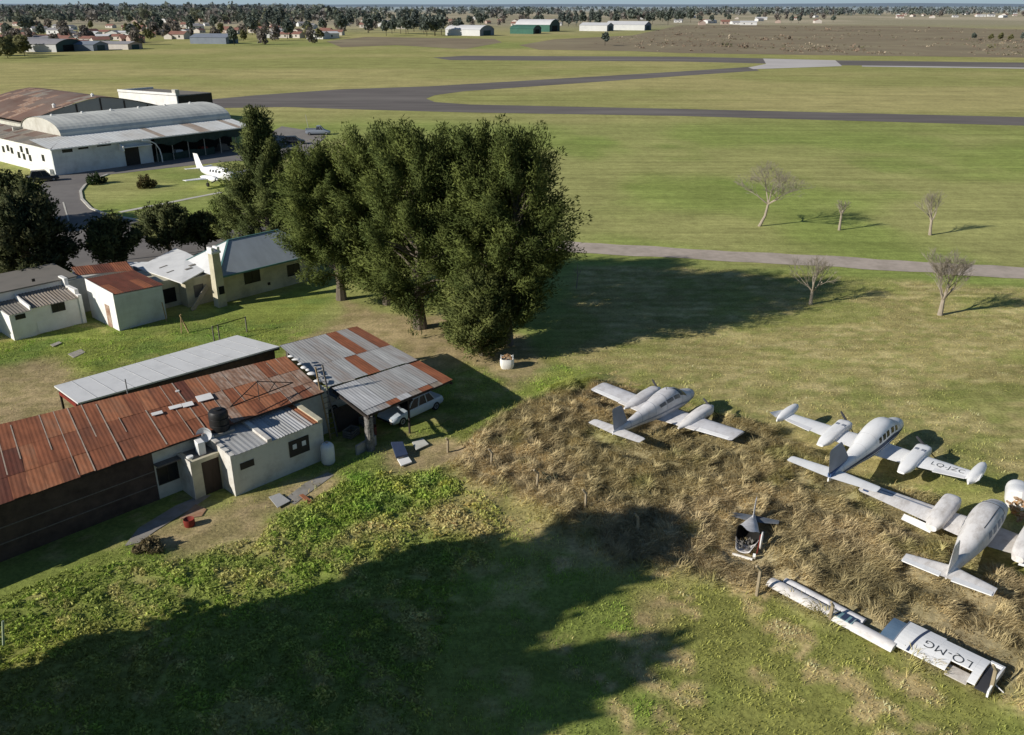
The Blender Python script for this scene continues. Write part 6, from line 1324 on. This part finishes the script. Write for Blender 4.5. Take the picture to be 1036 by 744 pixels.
# ================================================================== DISTANCE: hangars, town, woods
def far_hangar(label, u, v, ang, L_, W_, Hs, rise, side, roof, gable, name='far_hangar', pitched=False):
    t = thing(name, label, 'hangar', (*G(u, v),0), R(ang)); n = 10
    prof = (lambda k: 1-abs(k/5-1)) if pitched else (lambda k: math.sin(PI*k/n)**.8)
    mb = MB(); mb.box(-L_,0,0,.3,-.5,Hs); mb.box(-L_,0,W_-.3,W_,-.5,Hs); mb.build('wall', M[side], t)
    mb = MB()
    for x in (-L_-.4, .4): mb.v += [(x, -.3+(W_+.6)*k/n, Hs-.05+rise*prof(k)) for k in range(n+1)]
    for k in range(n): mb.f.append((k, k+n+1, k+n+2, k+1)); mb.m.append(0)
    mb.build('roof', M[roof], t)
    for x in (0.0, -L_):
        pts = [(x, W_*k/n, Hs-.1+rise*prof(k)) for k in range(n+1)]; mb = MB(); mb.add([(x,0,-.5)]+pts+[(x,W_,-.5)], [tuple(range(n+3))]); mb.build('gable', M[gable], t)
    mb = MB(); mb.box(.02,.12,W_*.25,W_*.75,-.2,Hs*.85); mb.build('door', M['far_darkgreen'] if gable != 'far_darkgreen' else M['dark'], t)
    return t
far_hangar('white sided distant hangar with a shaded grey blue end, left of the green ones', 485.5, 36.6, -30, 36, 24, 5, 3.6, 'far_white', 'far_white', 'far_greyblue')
far_hangar('nearer of two joined green distant hangars', 539.5, 34.6, -26, 24, 18, 4.5, 3, 'far_green', 'far_green', 'far_darkgreen')
far_hangar('taller dark ended distant hangar behind the green one', 556, 32.4, -26, 38, 26, 6.5, 5, 'far_green', 'far_white', 'far_darkgreen')
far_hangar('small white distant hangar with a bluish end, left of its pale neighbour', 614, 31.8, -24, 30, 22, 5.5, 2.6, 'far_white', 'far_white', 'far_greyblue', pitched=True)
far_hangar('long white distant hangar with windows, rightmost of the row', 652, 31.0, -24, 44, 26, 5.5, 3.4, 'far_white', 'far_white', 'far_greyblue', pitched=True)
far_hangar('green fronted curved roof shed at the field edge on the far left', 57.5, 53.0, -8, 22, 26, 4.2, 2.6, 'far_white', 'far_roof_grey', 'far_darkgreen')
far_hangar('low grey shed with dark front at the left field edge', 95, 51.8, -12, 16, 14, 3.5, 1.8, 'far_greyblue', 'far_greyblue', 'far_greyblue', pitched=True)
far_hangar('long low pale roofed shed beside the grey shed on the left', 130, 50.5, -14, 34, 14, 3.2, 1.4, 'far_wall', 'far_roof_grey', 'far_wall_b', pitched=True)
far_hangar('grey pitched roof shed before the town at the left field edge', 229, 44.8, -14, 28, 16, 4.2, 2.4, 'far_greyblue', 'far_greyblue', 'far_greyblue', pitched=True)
# town houses: four kinds, copied
def far_house(name, w_, d_, h_, rise, wall, roof):
    t = thing(name, '', 'house'); mb = MB(); mb.box(-w_/2,w_/2,-d_/2,d_/2,-.5,h_); mb.add([(-w_/2,-d_/2+.0,h_),(-w_/2,d_/2,h_),(-w_/2,0,h_+rise*.97),(w_/2,-d_/2,h_),(w_/2,d_/2,h_),(w_/2,0,h_+rise*.97)],[(0,2,1),(3,4,5)]); mb.build('wall', M[wall], t)
    e = .4; mb = MB(); mb.add([(-w_/2-e,-d_/2-e,h_-.1),(w_/2+e,-d_/2-e,h_-.1),(w_/2+e,0,h_+rise),(-w_/2-e,0,h_+rise),(-w_/2-e,d_/2+e,h_-.1),(w_/2+e,d_/2+e,h_-.1)],[(0,1,2,3),(3,2,5,4)]); mb.build('roof', M[roof], t)
    mb = MB(); [(mb.box(q*w_-.6,q*w_+.6,-d_/2-.06,-d_/2+.02,1.0,2.3), mb.build('window', M['glass'], t), mb.__init__()) for q in (-.25,.2)]
    return t
HK = [('town_house','small pale walled house with a reddish roof in the distant town', far_house('town_house',11,8,3,1.8,'far_wall','far_roof_red'),'red roofed houses of the town'),
      ('town_house','small white house with a grey roof in the distant town', far_house('town_house',12,9,3.2,1.5,'far_white','far_roof_grey'),'grey roofed houses of the town'),
      ('town_house','small brownish house with a reddish roof in the distant town', far_house('town_house',9,8,3,2,'far_wall_b','far_roof_red'),'brown houses of the town'),
      ('town_house','low long white building with a pale roof in the distant town', far_house('town_house',20,9,3.6,1.2,'far_white','far_white'),'long white buildings of the town')]
used = set(); rnd = random.Random(31)
spots = []
def put(n, u0, u1, v0, v1): spots.extend((rnd.uniform(u0,u1), rnd.uniform(v0,v1)) for _ in range(n))
put(38, 0, 200, 26, 47); put(34, 130, 345, 22, 38); put(14, 345, 470, 20, 30); put(10, 480, 620, 20, 27); put(14, 640, 830, 18, 25); put(12, 820, 1036, 13, 19); put(12, 930, 1036, 12, 18); put(10, 120, 215, 43, 47); put(12, 0, 120, 34, 46); put(10, 230, 345, 33, 39)
spots += [(138,47.5),(150,46),(165,46.5),(180,45),(190,44.5),(288,38.5),(300,38.5),(322,39.5),(333,38),(710,25.5),(745,25),(757,25.5),(787,23.5)]
for (u, v) in spots:
    if v > 58-.095*u and u < 200: continue
    k = rnd.choices([0,1,2,3],[.38,.3,.2,.12])[0]; nm, lb, pr, gp_ = HK[k]; pos = (*G(u, v),0); rz = R(rnd.choice([-12,78,-12,33])+rnd.uniform(-8,8))
    if k not in used: used.add(k); pr.location = pos; pr.rotation_euler = (0,0,rz); pr['label'] = lb; pr['group'] = gp_
    else: dup(pr, pos, rz, lb, gp_, rnd.uniform(.8,1.25))
# far trees: each kind modelled once as one mesh, then copied
def far_tree(name, H, Rr, n, ca, cb, seed, sz, tall=1.0, base=.12):
    sz = sz*1.45
    rg = np.random.default_rng(seed); nl = 9; L = []
    for k in range(nl):
        t_ = rg.uniform(base+.1, .88); th = rg.uniform(0,6.28); rr = Rr*.6*math.sin(PI*min(1,t_*.8+.2))*rg.uniform(.3,1); L.append((rr*math.cos(th), rr*math.sin(th), H*t_, rg.uniform(.3,.5)*Rr, rg.uniform(0,1)))
    per = n//nl; P = []; C = []; 
    for x, y, z, r_, tt in L:
        d = rg.normal(0,1,(per,3)); d /= np.linalg.norm(d,axis=1,keepdims=True); q = d*r_*rg.uniform(.5,1,(per,1)); q[:,2] *= 1.15*tall; P.append(q+np.array([x,y,z])); f = np.clip(tt*.6+rg.uniform(0,.4,(per,1)),0,1); C.append(np.array(ca)*(1-f)+np.array(cb)*f)
    P = np.concatenate(P); C = np.concatenate(C); n_ = len(P)
    D = rg.normal(0,1,(n_,3)); D /= np.linalg.norm(D,axis=1,keepdims=True); S = np.cross(D, rg.normal(0,1,(n_,3))); S /= np.linalg.norm(S,axis=1,keepdims=True)
    s_ = sz*rg.uniform(.6,1.3,(n_,1)); V = np.stack([P-D*s_,P+S*s_*.6,P+D*s_,P-S*s_*.6],1).reshape(-1,3)
    tv = np.array([(.3,0,-.5),(-.15,.26,-.5),(-.15,-.26,-.5),(.12,0,H*.6),(-.06,.1,H*.6),(-.06,-.1,H*.6)])*np.array([max(.6,H/14)]*2+[1]); b = n_*4
    F = list(range(n_*4)); fn = [4]*n_
    for a_, b_, c_, d_ in ((0,1,4,3),(1,2,5,4),(2,0,3,5)): F += [b+a_,b+b_,b+c_,b+d_]; fn.append(4)
    cols = np.concatenate([np.repeat(C,4,0), np.tile([[.09,.075,.06]],(6,1))])
    return quick_mesh(name, np.concatenate([V,tv]), fn, F, M['leaf'], cols)
def haze(c, k, hz=(.24,.29,.34)): return tuple(a*(1-k)+b*k for a, b in zip(c, hz))  # mixes distance haze straight into the leaf colours
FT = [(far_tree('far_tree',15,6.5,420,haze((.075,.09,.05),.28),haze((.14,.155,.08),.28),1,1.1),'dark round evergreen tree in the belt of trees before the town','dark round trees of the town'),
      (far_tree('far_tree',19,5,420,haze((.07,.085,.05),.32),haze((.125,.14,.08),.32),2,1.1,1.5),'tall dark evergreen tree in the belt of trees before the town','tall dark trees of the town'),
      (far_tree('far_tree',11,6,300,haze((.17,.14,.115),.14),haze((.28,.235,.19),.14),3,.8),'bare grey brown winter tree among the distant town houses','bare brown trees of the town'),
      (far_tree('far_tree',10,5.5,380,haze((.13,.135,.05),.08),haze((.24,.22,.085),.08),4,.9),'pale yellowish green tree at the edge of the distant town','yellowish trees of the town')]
pl_used = set(); rnd = random.Random(77); tspots = []
def trees_at(k, n, u0, u1, v0, v1, s0=.75, s1=1.25): tspots.extend((k, rnd.uniform(u0,u1), rnd.uniform(v0,v1), rnd.uniform(s0,s1)) for _ in range(n))
trees_at(0, 24, 0, 345, 22, 40, .7, 1.05); trees_at(2, 50, 0, 345, 20, 46, .6, 1.05); trees_at(3, 14, 90, 345, 24, 42, .6, 1.0)
trees_at(3, 9, -6, 26, 52, 60, .75, 1.05); trees_at(1, 22, 0, 345, 18, 23, 1.0, 1.35); trees_at(1, 8, 200, 345, 22, 28, .8, 1.2)
trees_at(0, 20, 345, 470, 28, 37, .8, 1.1); trees_at(1, 12, 345, 440, 26, 34, .8, 1.1); trees_at(0, 12, 470, 640, 23, 28, .7, 1.1); trees_at(1, 5, 560, 600, 22, 27, .7, 1.0); trees_at(0, 11, 655, 700, 21, 26, .9, 1.3)
trees_at(2, 22, 345, 520, 20, 32, .6, .9); trees_at(2, 40, 520, 850, 14, 24, .7, 1.1); trees_at(0, 10, 700, 860, 19, 24, .5, .8); trees_at(2, 20, 820, 1036, 11, 17, .7, 1.2)
tspots += [(0,237,46,.75),(0,612,46.5,.55),(1,575,27,.9),(3,1002,41,.45),(3,1012,41,.5),(3,1022,41.5,.45),(0,985,41,.35),(0,1034,42,.4)]
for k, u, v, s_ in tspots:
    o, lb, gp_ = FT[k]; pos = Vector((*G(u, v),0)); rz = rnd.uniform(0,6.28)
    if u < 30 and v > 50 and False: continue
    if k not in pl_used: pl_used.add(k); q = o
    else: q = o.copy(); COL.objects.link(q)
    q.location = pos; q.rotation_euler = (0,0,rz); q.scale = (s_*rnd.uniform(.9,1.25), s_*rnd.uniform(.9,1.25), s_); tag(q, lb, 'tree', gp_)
# far-off woods that read as one mass: thousands of small crowns
rg = np.random.default_rng(55); u = rg.uniform(-60,1100,5200); v = 8.2+rg.beta(1.1,1.6,5200)*17; q = np.array([G(a, b) for a, b in zip(u, v)]); x, y = q[:,0], q[:,1]
dens = fbm(x, y, 260, 141, 3); k = (dens > .40+.12*(v > 16)*(u > 345)) & ((v < 21) | (u < 345)) & ((v < 17) | (u < 700)); x, y, v = x[k], y[k], v[k]; n = len(x); per = 26
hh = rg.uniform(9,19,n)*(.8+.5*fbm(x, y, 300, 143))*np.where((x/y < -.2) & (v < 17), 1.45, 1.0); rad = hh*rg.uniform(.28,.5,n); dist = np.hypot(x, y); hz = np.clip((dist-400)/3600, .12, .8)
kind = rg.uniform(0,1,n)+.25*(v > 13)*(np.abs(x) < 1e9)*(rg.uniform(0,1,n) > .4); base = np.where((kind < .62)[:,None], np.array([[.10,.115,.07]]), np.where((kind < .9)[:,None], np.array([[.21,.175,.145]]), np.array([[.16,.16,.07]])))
base = base*rg.uniform(.75,1.3,(n,1)); C = base*(1-hz[:,None])+np.array([[.19,.23,.25]])*hz[:,None]  # crown colours blended towards a bluish distance haze
d = rg.normal(0,1,(n,per,3)); d /= np.linalg.norm(d,axis=2,keepdims=True); rr = rg.uniform(.5,1,(n,per,1))
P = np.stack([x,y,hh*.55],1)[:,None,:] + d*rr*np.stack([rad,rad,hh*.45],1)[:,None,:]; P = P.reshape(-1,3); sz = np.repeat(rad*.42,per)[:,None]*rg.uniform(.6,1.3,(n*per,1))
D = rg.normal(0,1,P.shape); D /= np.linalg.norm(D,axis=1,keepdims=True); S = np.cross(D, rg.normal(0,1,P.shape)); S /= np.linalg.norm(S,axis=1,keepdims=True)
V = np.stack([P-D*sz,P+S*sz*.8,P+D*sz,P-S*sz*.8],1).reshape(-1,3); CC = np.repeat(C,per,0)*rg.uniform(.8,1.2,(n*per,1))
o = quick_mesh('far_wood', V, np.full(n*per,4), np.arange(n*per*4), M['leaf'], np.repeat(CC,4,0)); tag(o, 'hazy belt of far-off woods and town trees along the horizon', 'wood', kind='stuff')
# scrub on the heath
HP = gp([(690,26),(900,26.5),(1036,30.5),(1500,36),(1500,58),(1036,57),(860,55.5),(690,53),(560,49)]); q = np.array([G(a, b) for a, b in zip(rg.uniform(540,1090,2600), rg.uniform(25,58,2600))]); x, y = q[:,0], q[:,1]
k = (sdist(x, y, HP) > 4) & (rg.uniform(0,1,len(x)) < sstep(.35,.65, fbm(x, y, 60, 171))); x, y = x[k], y[k]; n = len(x); per = 12; rad = rg.uniform(.5,1.6,n)*(.6+.9*(rg.uniform(0,1,n) > .93)); kd = rg.uniform(0,1,n)[:,None]
C = np.where(kd < .5, np.array([[.30,.225,.165]]), np.where(kd < .8, np.array([[.44,.37,.27]]), np.array([[.20,.19,.11]])))*rg.uniform(.7,1.3,(n,1))
P = (np.stack([x,y,rad*.35],1)[:,None,:]+rg.normal(0,.5,(n,per,3))*np.stack([rad*1.5,rad,rad*.7],1)[:,None,:]).reshape(-1,3); P[:,2] = np.maximum(P[:,2],.1); sz = np.repeat(rad,per)[:,None]*rg.uniform(.3,.6,(n*per,1))
D = rg.normal(0,1,P.shape); D /= np.linalg.norm(D,axis=1,keepdims=True); S = np.cross(D, rg.normal(0,1,P.shape)); S /= np.linalg.norm(S,axis=1,keepdims=True)
o = quick_mesh('heath_scrub', np.stack([P-D*sz,P+S*sz*.8,P+D*sz,P-S*sz*.8],1).reshape(-1,3), np.full(n*per,4), np.arange(n*per*4), M['leaf'], np.repeat(np.repeat(C,per,0),4,0)); tag(o, 'low brown scrub scattered over the heath beyond the runway', 'scrub', kind='stuff')
# low hills at the horizon
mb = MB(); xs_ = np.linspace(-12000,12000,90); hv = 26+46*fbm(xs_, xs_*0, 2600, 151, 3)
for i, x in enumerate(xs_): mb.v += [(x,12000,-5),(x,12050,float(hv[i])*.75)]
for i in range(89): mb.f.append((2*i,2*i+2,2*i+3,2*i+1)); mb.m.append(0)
tag(mb.build('hills', surf('hills', (.16,.21,.27), .1, .002, 1)), kind='structure')  # hill colour carries the blue of distance haze
# renderer
scene.render.engine = 'CYCLES'; scene.cycles.max_bounces = 5; scene.cycles.diffuse_bounces = 3; scene.cycles.transmission_bounces = 2
